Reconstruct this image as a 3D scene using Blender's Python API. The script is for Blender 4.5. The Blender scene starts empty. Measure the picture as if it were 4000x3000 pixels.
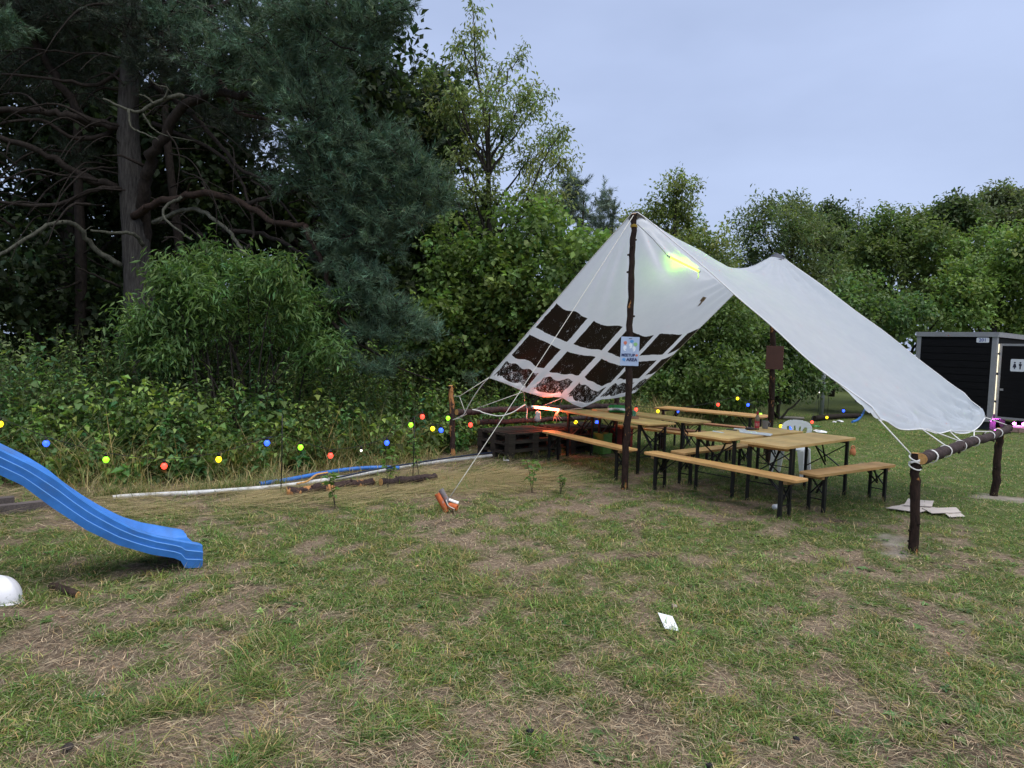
import bpy, math, random
import numpy as np
from mathutils import Vector, Matrix
random.seed(7); rng = np.random.default_rng(11)
SC = bpy.context.scene; COL = SC.collection
R = math.radians
# ------------------------------------------------------------------ camera
F, PITCH, ROLL, CAMH = 2660.0, R(3.0), R(2.1), 1.80       # focal length in photo pixels (4000 wide)
_fw = Vector((0, math.cos(PITCH), -math.sin(PITCH))); _up = Vector((0, math.sin(PITCH), math.cos(PITCH)))
_rt = Vector((1, 0, 0))
CR = math.cos(ROLL)*_rt + math.sin(ROLL)*_up; CU = -math.sin(ROLL)*_rt + math.cos(ROLL)*_up
cam_d = bpy.data.cameras.new('camera'); cam = bpy.data.objects.new('camera', cam_d); COL.objects.link(cam)
cam_d.sensor_width = 36; cam_d.lens = F/4000*36; cam_d.clip_start = .05; cam_d.clip_end = 900
cam.matrix_world = Matrix((( CR.x, CU.x, -_fw.x, 0), (CR.y, CU.y, -_fw.y, 0), (CR.z, CU.z, -_fw.z, CAMH), (0, 0, 0, 1)))
SC.camera = cam
# ------------------------------------------------------------------ light: dusk, flat overcast sky
SUN_EL, SUN_AZ = R(68), R(140)
world = bpy.data.worlds.new('World'); SC.world = world; world.use_nodes = True
wn, wl = world.node_tree.nodes, world.node_tree.links
bg = wn['Background']; bg.inputs['Strength'].default_value = .1
sky = wn.new('ShaderNodeTexSky'); sky.sky_type = 'NISHITA'; sky.sun_disc = False
sky.sun_elevation = SUN_EL; sky.sun_rotation = SUN_AZ; sky.air_density = 1.2; sky.dust_density = 3.0; sky.ozone_density = 3.0
mixw = wn.new('ShaderNodeMix'); mixw.data_type = 'RGBA'
mixw.inputs[0].default_value = .88
mixw.inputs[7].default_value = (2.06, 2.46, 3.60, 1)          # even grey-lavender cloud cover
wtc = wn.new('ShaderNodeTexCoord'); wmp = wn.new('ShaderNodeMapping'); wmp.inputs['Scale'].default_value = (1, 1, 2.6); wl.new(wtc.outputs['Generated'], wmp.inputs[0])
wno = wn.new('ShaderNodeTexNoise'); wno.inputs['Scale'].default_value = 1.7; wno.inputs['Detail'].default_value = 5; wno.inputs['Roughness'].default_value = .5; wl.new(wmp.outputs[0], wno.inputs['Vector'])
wrp = wn.new('ShaderNodeValToRGB'); wrp.color_ramp.elements[0].position = .30; wrp.color_ramp.elements[0].color = (1.62, 1.96, 2.88, 1); wrp.color_ramp.elements[1].position = .68; wrp.color_ramp.elements[1].color = (2.20, 2.61, 3.74, 1)
wl.new(wno.outputs[0], wrp.inputs[0]); wl.new(wrp.outputs[0], mixw.inputs[7])      # soft unbroken cloud
wl.new(sky.outputs[0], mixw.inputs[6]); wl.new(mixw.outputs[2], bg.inputs['Color'])
sun_d = bpy.data.lights.new('sun', 'SUN'); sun = bpy.data.objects.new('sun', sun_d); COL.objects.link(sun)
sun_d.energy = 1.5; sun_d.angle = R(75); sun_d.color = (1, .95, .85)
sd = Vector((math.sin(SUN_AZ)*math.cos(SUN_EL), math.cos(SUN_AZ)*math.cos(SUN_EL), math.sin(SUN_EL)))
sun.rotation_euler = sd.to_track_quat('Z', 'Y').to_euler()
SC.view_settings.view_transform = 'Standard'; SC.view_settings.look = 'None'
SC.view_settings.exposure = 1.30; SC.view_settings.gamma = 1.0
SC.render.engine = 'CYCLES'; SC.render.resolution_x = 1024; SC.render.resolution_y = 768
SC.cycles.max_bounces = 8; SC.cycles.transparent_max_bounces = 8
# ------------------------------------------------------------------ photo pixel -> direction -> place
def ray(px, py):
    d = _fw*F + CR*(px-2000) - CU*(py-1500)
    return d
def G(px, py, z=0.0):                # where the pixel's ray meets height z
    d = ray(px, py); t = (z-CAMH)/d.z; return Vector((d.x*t, d.y*t, z))
def D(px, py, y):                    # the pixel's ray at distance y
    d = ray(px, py); t = y/d.y; return Vector((d.x*t, y, CAMH+d.z*t))
def PL(px, py, p, n):                # the pixel's ray on a plane
    d = ray(px, py); o = Vector((0, 0, CAMH)); t = (p-o).dot(n)/d.dot(n); return o+d*t
# ------------------------------------------------------------------ noise
_tab = rng.random((256, 256))
def vnoise(x, y):
    x = np.asarray(x, float); y = np.asarray(y, float)
    xi = np.floor(x).astype(int); yi = np.floor(y).astype(int); fx = x-xi; fy = y-yi
    fx = fx*fx*(3-2*fx); fy = fy*fy*(3-2*fy)
    a = _tab[xi & 255, yi & 255]; b = _tab[(xi+1) & 255, yi & 255]; c = _tab[xi & 255, (yi+1) & 255]; d = _tab[(xi+1) & 255, (yi+1) & 255]
    return (a*(1-fx)+b*fx)*(1-fy)+(c*(1-fx)+d*fx)*fy
def fbm(x, y, o=3):
    s = 0; a = .5; t = 0
    for i in range(o): s = s+a*vnoise(np.asarray(x)*2**i+17*i, np.asarray(y)*2**i+31*i); t += a; a *= .5
    return s/t
# ------------------------------------------------------------------ materials
MATS = {}
def nodes(name):
    m = bpy.data.materials.new(name); m.use_nodes = True; MATS[name] = m
    nt = m.node_tree; return m, nt, nt.nodes['Principled BSDF'], nt.nodes['Material Output']
def N(nt, t, **kw):
    n = nt.nodes.new(t)
    for k, v in kw.items():
        if k.startswith('i_'):
            key = k[2:]; key = int(key) if key.isdigit() else key
            n.inputs[key].default_value = v
        else: setattr(n, k, v)
    return n
def ramp(nt, src, stops):
    r = N(nt, 'ShaderNodeValToRGB'); e = r.color_ramp.elements
    while len(e) < len(stops): e.new(.5)
    for i, (p, c) in enumerate(stops): e[i].position = p; e[i].color = (*c, 1) if len(c) == 3 else c
    nt.links.new(src, r.inputs[0]); return r
def noise(nt, scale, detail=4, rough=.6, stretch=None, coord='Object'):
    tc = N(nt, 'ShaderNodeTexCoord'); mp = N(nt, 'ShaderNodeMapping')
    if stretch: mp.inputs['Scale'].default_value = stretch
    nt.links.new(tc.outputs[coord], mp.inputs[0])
    n = N(nt, 'ShaderNodeTexNoise'); n.inputs['Scale'].default_value = scale; n.inputs['Detail'].default_value = detail; n.inputs['Roughness'].default_value = rough
    nt.links.new(mp.outputs[0], n.inputs['Vector']); return n
def bump(nt, bs, src, st=.3, dist=.01):
    b = N(nt, 'ShaderNodeBump'); b.inputs['Strength'].default_value = st; b.inputs['Distance'].default_value = dist
    nt.links.new(src, b.inputs['Height']); nt.links.new(b.outputs[0], bs.inputs['Normal'])
def plain(name, c, rough=.6, var=.2, scale=9, spec=.35, metal=0, bmp=.15, dirt=None, stretch=None):
    m, nt, bs, out = nodes(name)
    n = noise(nt, scale, stretch=stretch)
    lo = tuple(x*(1-var) for x in c); hi = tuple(min(1, x*(1+var)) for x in c)
    st = [(.32, lo), (.68, hi)]
    if dirt: st = [(.28, dirt), (.42, lo), (.72, hi)]
    r = ramp(nt, n.outputs[0], st); nt.links.new(r.outputs[0], bs.inputs['Base Color'])
    bs.inputs['Roughness'].default_value = rough; bs.inputs['Specular IOR Level'].default_value = spec; bs.inputs['Metallic'].default_value = metal
    if bmp: bump(nt, bs, n.outputs[0], bmp, .01)
    return m
def glow(name, c, s):
    m, nt, bs, out = nodes(name)
    bs.inputs['Base Color'].default_value = (*c, 1); bs.inputs['Emission Color'].default_value = (*c, 1); bs.inputs['Emission Strength'].default_value = s
    bs.inputs['Roughness'].default_value = .25
    return m
def leafy(name, trans=.35, rough=.5, spec=.3, gain=1.25, boost=1.25):
    m, nt, bs, out = nodes(name)
    a0 = N(nt, 'ShaderNodeAttribute', attribute_name='col'); a = N(nt, 'ShaderNodeVectorMath', operation='SCALE'); a.inputs['Scale'].default_value = boost; nt.links.new(a0.outputs['Color'], a.inputs[0]); nt.links.new(a.outputs[0], bs.inputs['Base Color'])
    bs.inputs['Roughness'].default_value = rough; bs.inputs['Specular IOR Level'].default_value = spec
    tr = N(nt, 'ShaderNodeBsdfTranslucent'); mx = N(nt, 'ShaderNodeMixShader'); mx.inputs[0].default_value = trans
    g = N(nt, 'ShaderNodeMix', data_type='RGBA', blend_type='MULTIPLY'); g.inputs[0].default_value = 1; g.inputs[7].default_value = (gain*1.05, gain*1.15, gain*.6, 1)
    nt.links.new(a.outputs[0], g.inputs[6]); nt.links.new(g.outputs[2], tr.inputs[0])
    nt.links.new(bs.outputs[0], mx.inputs[1]); nt.links.new(tr.outputs[0], mx.inputs[2]); nt.links.new(mx.outputs[0], out.inputs[0])
    return m
def wood(name, a, b, c, rough=.45, sc=1.0, grey=None):
    m, nt, bs, out = nodes(name)
    n = noise(nt, 4*sc, 6, .65, (1.2, 22, 22)); n2 = noise(nt, 2.2, 3, .5)
    r = ramp(nt, n.outputs[0], [(.25, c), (.45, a), (.75, b)])
    r2 = ramp(nt, n2.outputs[0], [(.35, (.72, .72, .70)), (.62, (1, 1, 1))])
    mx = N(nt, 'ShaderNodeMix', data_type='RGBA', blend_type='MULTIPLY'); mx.inputs[0].default_value = 1
    nt.links.new(r.outputs[0], mx.inputs[6]); nt.links.new(r2.outputs[0], mx.inputs[7]); nt.links.new(mx.outputs[2], bs.inputs['Base Color'])
    bs.inputs['Roughness'].default_value = rough; bs.inputs['Specular IOR Level'].default_value = .22
    bump(nt, bs, n.outputs[0], .25, .006)
    return m
def bark(name, dark, mid, peel=None, thr=.66, sc=6, stretch=(1, 1, .35)):
    m, nt, bs, out = nodes(name)
    n = noise(nt, 26, 6, .7, stretch); n2 = noise(nt, sc, 4, .65, (1.3, 1.3, .55))
    r = ramp(nt, n.outputs[0], [(.3, dark), (.7, mid)])
    if peel:
        k = ramp(nt, n2.outputs[0], [(thr, (0, 0, 0)), (thr+.035, (1, 1, 1))])
        mx = N(nt, 'ShaderNodeMix', data_type='RGBA'); nt.links.new(k.outputs[0], mx.inputs[0]); nt.links.new(r.outputs[0], mx.inputs[6]); mx.inputs[7].default_value = (*peel, 1)
        nt.links.new(mx.outputs[2], bs.inputs['Base Color'])
    else: nt.links.new(r.outputs[0], bs.inputs['Base Color'])
    bs.inputs['Roughness'].default_value = .85; bs.inputs['Specular IOR Level'].default_value = .2
    bump(nt, bs, n.outputs[0], .8, .02)
    return m
table_top = wood('table_top_wood', (.86, .55, .22), (.92, .66, .31), (.66, .40, .15), .5)
bench_top = wood('bench_wood', (.72, .40, .15), (.82, .52, .23), (.52, .26, .09), .5)
bench_red = wood('bench_wood_red', (.36, .17, .09), (.45, .23, .12), (.22, .10, .05), .5)
batten_m = wood('batten_wood', (.45, .27, .11), (.55, .35, .16), (.3, .17, .07), .6)
pallet_m = wood('pallet_wood', (.036, .030, .025), (.070, .060, .050), (.016, .013, .011), .8)
black_steel = plain('black_steel', (.008, .008, .009), .45, .3, 20, .4)
bark_pole = bark('bark_pole', (.010, .007, .006), (.045, .026, .02), (.36, .17, .06), .605)
bark_rail = bark('bark_rail', (.012, .008, .009), (.075, .052, .05), (.40, .20, .075), .74, 5)
bark_peeled = bark('bark_peeled', (.02, .012, .012), (.07, .045, .04), (.42, .20, .08), .50, 4)
bark_pine = bark('bark_pine', (.012, .011, .010), (.085, .080, .075), None, sc=9, stretch=(1.2, 1.2, .16))
bark_limb = bark('bark_limb', (.010, .008, .007), (.042, .033, .028))
bark_red = bark('bark_limb_red', (.014, .009, .007), (.062, .040, .031))
bark_lichen = bark('bark_lichen', (.034, .034, .026), (.125, .128, .10))
bark_tree = bark('bark_tree', (.018, .015, .013), (.06, .052, .045))
cut_wood = plain('cut_wood', (.50, .28, .10), .8, .3, 30)
leaf_m = leafy('leaf'); needle_m = leafy('needle', .12, .55, .25, boost=1.1); grass_m = leafy('grass_blade', .3, .6, .2, boost=1.15); straw_m = leafy('straw', .15, .7, .15, 1.0, 1.05)
rope_m = plain('rope', (.62, .61, .56), .8, .15, 60); rope_w = plain('rope_white', (.72, .72, .70), .7, .12, 60)
cable_m = plain('black_cable', (.010, .010, .011), .5, .2)
# ------------------------------------------------------------------ mesh helpers
def mesh_np(name, V, Fc, mat, parent=None, col=None, smooth=False, loc=None):
    V = np.asarray(V, np.float32); Fc = np.asarray(Fc, np.int32); k = Fc.shape[1]
    if loc is not None: V = V-np.asarray(loc, np.float32)
    me = bpy.data.meshes.new(name); me.vertices.add(len(V)); me.vertices.foreach_set('co', V.ravel())
    me.loops.add(Fc.size); me.loops.foreach_set('vertex_index', Fc.ravel())
    me.polygons.add(len(Fc)); me.polygons.foreach_set('loop_start', np.arange(len(Fc), dtype=np.int32)*k)
    if smooth: me.polygons.foreach_set('use_smooth', np.ones(len(Fc), bool))
    if col is not None:
        a = me.attributes.new('col', 'FLOAT_COLOR', 'FACE')
        c = np.ones((len(Fc), 4), np.float32); c[:, :3] = col; a.data.foreach_set('color', c.ravel())
    me.update(calc_edges=True); me.validate()
    if mat: me.materials.append(mat)
    o = bpy.data.objects.new(name, me); COL.objects.link(o)
    if parent: o.parent = parent
    if loc is not None: o.location = loc
    return o
def tag(o, label=None, cat=None, group=None, kind=None):
    if label: o['label'] = label
    if cat: o['category'] = cat
    if group: o['group'] = group
    if kind: o['kind'] = kind
    return o
def thing(name, label, cat, loc=(0, 0, 0), rz=0, group=None):
    o = bpy.data.objects.new(name, None); COL.objects.link(o); o.location = loc; o.rotation_euler = (0, 0, rz); o.empty_display_size = .1
    return tag(o, label, cat, group)
class MB:
    def __init__(s): s.v = []; s.f = []
    def add(s, V, Fc):
        o = len(s.v); s.v += [tuple(p) for p in V]; s.f += [tuple(i+o for i in q) for q in Fc]; return s
    def box(s, c, d, M=None):
        c = Vector(c); V = []
        for x in (-.5, .5):
            for y in (-.5, .5):
                for z in (-.5, .5):
                    p = Vector((x*d[0], y*d[1], z*d[2])); p = M @ p if M else p; V.append(c+p)
        return s.add(V, [(0, 1, 3, 2), (4, 6, 7, 5), (0, 4, 5, 1), (2, 3, 7, 6), (0, 2, 6, 4), (1, 5, 7, 3)])
    def bar(s, a, b, w, h=None, up=(0, 0, 1)):
        a = Vector(a); b = Vector(b); x = (b-a); L = x.length; x.normalize(); u = Vector(up)
        y = u.cross(x); y = y if y.length > 1e-4 else Vector((0, 1, 0)).cross(x); y.normalize(); z = x.cross(y)
        return s.box((a+b)/2, (L, w, h or w), Matrix((x, y, z)).transposed())
    def tube(s, P, r, n=8, cap=True, jit=0):
        P = [Vector(p) for p in P]; m = len(P); r = [r]*m if not hasattr(r, '__len__') else r
        V = []; ref = None
        for i in range(m):
            t = (P[min(i+1, m-1)]-P[max(i-1, 0)]); t.normalize()
            if ref is None: ref = Vector((0, 0, 1)) if abs(t.z) < .9 else Vector((1, 0, 0))
            u = t.cross(ref).normalized(); w = t.cross(u).normalized(); ref = u.cross(t)
            if ref.length < 1e-5: ref = Vector((0, 0, 1))
            for k in range(n):
                a = 2*math.pi*k/n; q = r[i]*(1+jit*(random.random()-.5)*2); V.append(P[i]+u*math.cos(a)*q+w*math.sin(a)*q)
        Fc = [(i*n+k, i*n+(k+1) % n, (i+1)*n+(k+1) % n, (i+1)*n+k) for i in range(m-1) for k in range(n)]
        if cap: Fc += [tuple(range(n-1, -1, -1)), tuple((m-1)*n+k for k in range(n))]
        return s.add(V, Fc)
    def lathe(s, prof, n=20, c=(0, 0, 0), M=None, cap=True):
        c = Vector(c); V = []
        for r, z in prof:
            for k in range(n):
                a = 2*math.pi*k/n; p = Vector((r*math.cos(a), r*math.sin(a), z)); V.append(c+(M @ p if M else p))
        m = len(prof); Fc = [(i*n+k, i*n+(k+1) % n, (i+1)*n+(k+1) % n, (i+1)*n+k) for i in range(m-1) for k in range(n)]
        if cap: Fc += [tuple(range(n-1, -1, -1)), tuple((m-1)*n+k for k in range(n))]
        return s.add(V, Fc)
    def prism(s, O, z0, z1, ch=0, M=None):
        # outline O (ccw) extruded, with a small chamfer top and bottom
        n = len(O); cx = sum(p[0] for p in O)/n; cy = sum(p[1] for p in O)/n
        def ring(z, k): return [Vector((p[0]-(p[0]-cx)/max(1e-6, math.hypot(p[0]-cx, p[1]-cy))*k, p[1]-(p[1]-cy)/max(1e-6, math.hypot(p[0]-cx, p[1]-cy))*k, z)) for p in O]
        rings = [ring(z0, ch), ring(z0+ch, 0), ring(z1-ch, 0), ring(z1, ch)] if ch else [ring(z0, 0), ring(z1, 0)]
        V = [M @ p if M else p for q in rings for p in q]; m = len(rings)
        Fc = [(i*n+k, i*n+(k+1) % n, (i+1)*n+(k+1) % n, (i+1)*n+k) for i in range(m-1) for k in range(n)]
        Fc += [tuple(range(n-1, -1, -1)), tuple((m-1)*n+k for k in range(n))]
        return s.add(V, Fc)
    def build(s, name, mat, parent=None, smooth=False, loc=None, auto=None):
        me = bpy.data.meshes.new(name); l = Vector(loc) if loc is not None else Vector((0, 0, 0))
        me.from_pydata([tuple(Vector(p)-l) for p in s.v], [], s.f); me.update()
        if smooth: me.polygons.foreach_set('use_smooth', np.ones(len(me.polygons), bool))
        me.materials.append(mat); o = bpy.data.objects.new(name, me); COL.objects.link(o)
        if smooth and auto:
            me.set_sharp_from_angle(angle=R(auto))
        if parent: o.parent = parent
        if loc is not None and not parent: o.location = l
        return o
def rrect(L, W, r=.03, k=3):
    O = []
    for cx, cy, a0 in ((L/2-r, W/2-r, 0), (-L/2+r, W/2-r, 90), (-L/2+r, -W/2+r, 180), (L/2-r, -W/2+r, 270)):
        for i in range(k+1):
            a = R(a0+90*i/k); O.append((cx+r*math.cos(a), cy+r*math.sin(a)))
    return O
def smooth_path(P, k=6):
    P = [Vector(p) for p in P]; Q = [P[0]*2-P[1]]+P+[P[-1]*2-P[-2]]; out = []
    for i in range(1, len(Q)-2):
        a, b, c, d = Q[i-1:i+3]
        for j in range(k):
            t = j/k; out.append(.5*((2*b)+(c-a)*t+(2*a-5*b+4*c-d)*t*t+(3*b-a-3*c+d)*t**3))
    out.append(P[-1]); return out
def hang(a, b, sag, n=10):
    a = Vector(a); b = Vector(b); return [a.lerp(b, i/n)-Vector((0, 0, sag*4*(i/n)*(1-i/n))) for i in range(n+1)]
def seg_np(A, B, ra, rb, n=3):
    A = np.asarray(A); B = np.asarray(B); m = len(A); t = B-A; t /= np.linalg.norm(t, axis=1, keepdims=True)+1e-9
    ref = np.where(np.abs(t[:, 2:3]) < .9, [[0, 0, 1.]], [[1., 0, 0]]); u = np.cross(t, ref); u /= np.linalg.norm(u, axis=1, keepdims=True); w = np.cross(t, u)
    V = np.zeros((m, 2*n, 3))
    for k in range(n):
        a = 2*math.pi*k/n; o = u*math.cos(a)+w*math.sin(a)
        V[:, k] = A+o*np.reshape(ra, (-1, 1)); V[:, n+k] = B+o*np.reshape(rb, (-1, 1))
    Fc = np.array([[k, (k+1) % n, n+(k+1) % n, n+k] for k in range(n)])
    Fc = (Fc[None]+(np.arange(m)*2*n)[:, None, None]).reshape(-1, 4)
    return V.reshape(-1, 3), Fc
def unit(a): return a/(np.linalg.norm(a, axis=-1, keepdims=True)+1e-9)
def leaves_np(P, d, up, L, W, fold=.25, curl=.15):
    """folded rhombic leaves: base P, axis d, upper side up"""
    d = unit(d); s = unit(np.cross(d, up)); nrm = np.cross(s, d); n = len(P); L = np.reshape(L, (-1, 1)); W = np.reshape(W, (-1, 1))
    mid = P+d*L*.45; tip = P+d*L-nrm*L*curl
    V = np.stack([P, mid+s*W*.5+nrm*W*fold, tip, mid-s*W*.5+nrm*W*fold], 1).reshape(-1, 3)
    Fc = np.array([[0, 1, 2], [0, 2, 3]]); Fc = (Fc[None]+(np.arange(n)*4)[:, None, None]).reshape(-1, 3)
    return V, Fc
def jitcol(base, n, v=.25, hue=.12, r=rng):
    c = np.tile(np.asarray(base, float), (n, 1)); k = np.exp(r.normal(0, v, (n, 1))); h = r.normal(0, hue, n)
    c = c*k; c[:, 0] *= 1+h; c[:, 2] *= 1-h*.5; return np.clip(c, .003, .9)
def text(s, size, mat, parent, M, name='lettering', bold=.012, align='CENTER'):
    cu = bpy.data.curves.new('t', 'FONT'); cu.body = s; cu.size = size; cu.offset = bold*size; cu.align_x = align; cu.align_y = 'CENTER'; cu.extrude = .0006; cu.resolution_u = 3
    ob = bpy.data.objects.new('t', cu); COL.objects.link(ob); bpy.context.view_layer.update()
    me = bpy.data.meshes.new_from_object(ob.evaluated_get(bpy.context.evaluated_depsgraph_get())); bpy.data.objects.remove(ob); bpy.data.curves.remove(cu)
    me.name = name; me.materials.clear(); me.materials.append(mat); me.transform(M)
    o = bpy.data.objects.new(name, me); COL.objects.link(o); o.parent = parent; return o
# ================================================================== GROUND
def sstep(a, b, x): t = np.clip((np.asarray(x)-a)/(b-a), 0, 1); return t*t*(3-2*t)
def green(x, y):
    p = fbm(x*6.2+3, y*5.0, 3)*.72+fbm(x*1.2+9, y*1.2+4, 2)*.28
    lawn = sstep(1.5, 4.5, x*.55+y*.45-3.2)*sstep(5.5, 8.5, y)
    dry = sstep(-.5, 1.5, y-(8.2+.9*(np.asarray(x)+2.5)))*sstep(3, 0, x)            # trampled straw along the thicket
    near = sstep(5.0, 3.2, y)
    mid = sstep(3.6, 5.2, y)*sstep(8.2, 6.8, y)
    g = sstep(.465, .55, p+.17*lawn+.05*mid-.028*near-.05*dry)
    return np.clip(g*(1-.35*dry)+.25*lawn, 0, 1)
def sandm(x, y):
    s = 0
    for cx, cy, r in ((3.78, 6.40, .24), (4.02, 6.98, .26), (3.9, 6.68, .22), (6.8, 9.35, .40), (7.25, 9.1, .40)):
        s = np.maximum(s, .9*sstep(1.05, .35, np.hypot(x-cx, (y-cy)*1.25)/r+1.5*(fbm(x*6, y*6)-.5)))
    return s
def gz(x, y): return (fbm(x*.7+5, y*.7+8, 3)-.5)*.07*sstep(2, 3, y)+(fbm(x*6, y*6, 2)-.5)*.018
xs = np.concatenate([-np.geomspace(300, 10, 26)[:-1], np.arange(-10, 12, .10), np.geomspace(12, 300, 24)])
ys = np.concatenate([-np.geomspace(300, 3, 20)[:-1], np.arange(-3, 2, .5), np.arange(2, 14, .10), np.geomspace(14, 300, 40)])
X, Y = np.meshgrid(xs, ys); Z = gz(X, Y)*np.where((np.abs(X) < 40) & (np.abs(Y) < 40), 1, 0)-.012
V = np.stack([X, Y, Z], -1).reshape(-1, 3); nx, ny = len(xs), len(ys)
ii = (np.arange(ny-1)[:, None]*nx+np.arange(nx-1)[None]).ravel(); Fc = np.stack([ii, ii+1, ii+nx+1, ii+nx], 1)
m, nt, bs, out = nodes('ground_soil')
at = N(nt, 'ShaderNodeAttribute', attribute_name='mask'); sep = N(nt, 'ShaderNodeSeparateColor'); nt.links.new(at.outputs['Color'], sep.inputs[0])
n1 = noise(nt, 30, 8, .75); n2 = noise(nt, 4, 5, .65); n3 = noise(nt, 90, 4, .7, (1, .35, 1)); n4 = noise(nt, 1.1, 5, .6)
soil = ramp(nt, n1.outputs[0], [(.30, (.085, .062, .047)), (.48, (.205, .155, .113)), (.72, (.38, .30, .22))])
dark = ramp(nt, n4.outputs[0], [(.30, (.40, .38, .37)), (.50, (1, 1, 1))])
mz = N(nt, 'ShaderNodeMix', data_type='RGBA', blend_type='MULTIPLY'); mz.inputs[0].default_value = 1; nt.links.new(soil.outputs[0], mz.inputs[6]); nt.links.new(dark.outputs[0], mz.inputs[7])
turf = ramp(nt, n3.outputs[0], [(.3, (.042, .068, .018)), (.55, (.090, .125, .036)), (.8, (.17, .175, .072))])
mg = N(nt, 'ShaderNodeMix', data_type='RGBA'); nt.links.new(sep.outputs[0], mg.inputs[0]); nt.links.new(mz.outputs[2], mg.inputs[6]); nt.links.new(turf.outputs[0], mg.inputs[7])
sand = ramp(nt, n2.outputs[0], [(.3, (.20, .17, .145)), (.7, (.40, .355, .31))])
ms = N(nt, 'ShaderNodeMix', data_type='RGBA'); nt.links.new(sep.outputs[1], ms.inputs[0]); nt.links.new(mg.outputs[2], ms.inputs[6]); nt.links.new(sand.outputs[0], ms.inputs[7])
nt.links.new(ms.outputs[2], bs.inputs['Base Color']); bs.inputs['Roughness'].default_value = .95; bs.inputs['Specular IOR Level'].default_value = .1
bump(nt, bs, n1.outputs[0], 1.0, .03)
gnd = mesh_np('ground', V, Fc, m, smooth=True); tag(gnd, kind='structure')
a = gnd.data.attributes.new('mask', 'FLOAT_COLOR', 'POINT'); c = np.ones((len(V), 4), np.float32)
c[:, 0] = np.where(V[:, 1] > 13, .9, green(V[:, 0], V[:, 1])*.9); c[:, 1] = sandm(V[:, 0], V[:, 1]); c[:, 2] = 0
a.data.foreach_set('color', c.ravel())
# ------------------------------------------------------------------ grass and straw
def blades(P, d, bend, L, W):
    n = len(P); s = unit(np.cross(d, [[0, 0, 1.]])+1e-6); L = L[:, None]; W = W[:, None]
    mid = P+d*L*.5; tip = P+d*L*.85+bend*L*.45
    V = np.stack([P, mid+s*W*.5, mid-s*W*.5, tip], 1).reshape(-1, 3)
    Fc = np.array([[0, 1, 2], [1, 3, 2]]); return V, (Fc[None]+(np.arange(n)*4)[:, None, None]).reshape(-1, 3)
# keep tufts out of the way of solid things lying flat
def scatter(n, rmin=2.1, rmax=24, pw=.35, half=56):
    u = rng.random(n); r = (rmin**pw+u*(rmax**pw-rmin**pw))**(1/pw); a = np.radians(rng.uniform(-half, half, n)); return r*np.sin(a), r*np.cos(a), r
BX = np.array([(-14, 7.9), (-5.8, 7.9), (-4.3, 8.15), (-2.8, 9.35), (-1.5, 10.7), (-1.0, 11.6), (.4, 13.2), (2.2, 15.0), (3.6, 17), (5.2, 19), (7.6, 20.6), (9.4, 23), (12, 25), (26, 31)])   # edge of the thicket
def behind(x, y): return y-np.interp(x, BX[:, 0], BX[:, 1])
x, y, r = scatter(70000); g = green(x, y); keep = (rng.random(len(x)) < g*.95+.05) & (behind(x, y) < .25) & (sandm(x, y) < .3)
x, y, r, g = x[keep], y[keep], r[keep], g[keep]; nt_ = len(x)
big = fbm(x*.8+40, y*.8, 2); per = 12
tx = np.repeat(x, per); ty = np.repeat(y, per); tr = np.repeat(r, per); tb = np.repeat(big, per); n = len(tx)
sp = .022+.012*np.minimum(tr, 12)/4
px = tx+rng.normal(0, 1, n)*sp; py = ty+rng.normal(0, 1, n)*sp
dirx = np.repeat(rng.normal(0, .35, nt_), per)+rng.normal(0, .55, n); diry = np.repeat(rng.normal(0, .35, nt_), per)+rng.normal(0, .55, n)
d = unit(np.stack([dirx, diry, np.full(n, .55)], 1)); bend = unit(np.stack([dirx*1.4, diry*1.4, rng.normal(-.15, .3, n)], 1))
lawn = sstep(3, 6, px*.55+py*.45-1)
L = np.abs(rng.normal(.044, .018, n))*(1+.8*sstep(.62, .78, tb))*(1-.25*lawn)+.015; W = rng.uniform(.0022, .0042, n)*(1+tr*.10)
tc = jitcol((.100, .162, .037), nt_, .28, .16); lw = sstep(2.2, 4.8, x*.55+y*.45-3.0)[:, None]*sstep(6, 8.5, y)[:, None]; tc = tc*(1-.8*lw)+.8*lw*jitcol((.078, .160, .032), nt_, .2, .1); yl = rng.random(nt_) < .20-.12*lw[:, 0]; tc[yl] = jitcol((.24, .22, .085), yl.sum(), .2)
cc = np.repeat(tc, per, 0)*np.exp(rng.normal(0, .2, (n, 1))); st = rng.random(n) < .17; cc[st] = jitcol((.34, .28, .15), st.sum(), .2)
V, Fc = blades(np.stack([px, py, gz(px, py)-.014], 1), d, bend, L, W)
tag(mesh_np('grass', V, Fc, grass_m, col=np.repeat(cc, 2, 0)), 'short patchy green grass tufts across the clearing', 'grass', kind='stuff')
# dry straw lying on the ground
x, y, r = scatter(200000, pw=.3); k = (behind(x, y) < .6) & (sandm(x, y) < .5); 
x, y, r = x[k], y[k], r[k]
dz = sstep(-1.2, .6, y-(8.2+.9*(x+2.5)))*sstep(2.2, .2, x)      # long mown grass by the thicket
kk = (rng.random(len(x)) < .62*(1-.55*green(x, y))+dz); x, y, r, dz = x[kk], y[kk], r[kk], dz[kk]; n = len(x)
ang = fbm(x*.5, y*.5, 2)*9+rng.normal(0, .9, n); ang = np.where(dz > .4, .55+rng.normal(0, .5, n)+(fbm(x*.9, y*.9)-.5)*3, ang)
d = np.stack([np.cos(ang), np.sin(ang), rng.normal(.03, .09, n)], 1); bend = unit(d+rng.normal(0, .35, (n, 3))*[1, 1, .35])
L = rng.uniform(.03, .11, n)*(1+1.6*dz); W = rng.uniform(.0016, .0034, n)*(1+r*.09)
cc = jitcol((.34, .265, .175), n, .34, .06); gr = rng.random(n) < .25*dz; cc[gr] = jitcol((.13, .15, .055), gr.sum())
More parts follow.
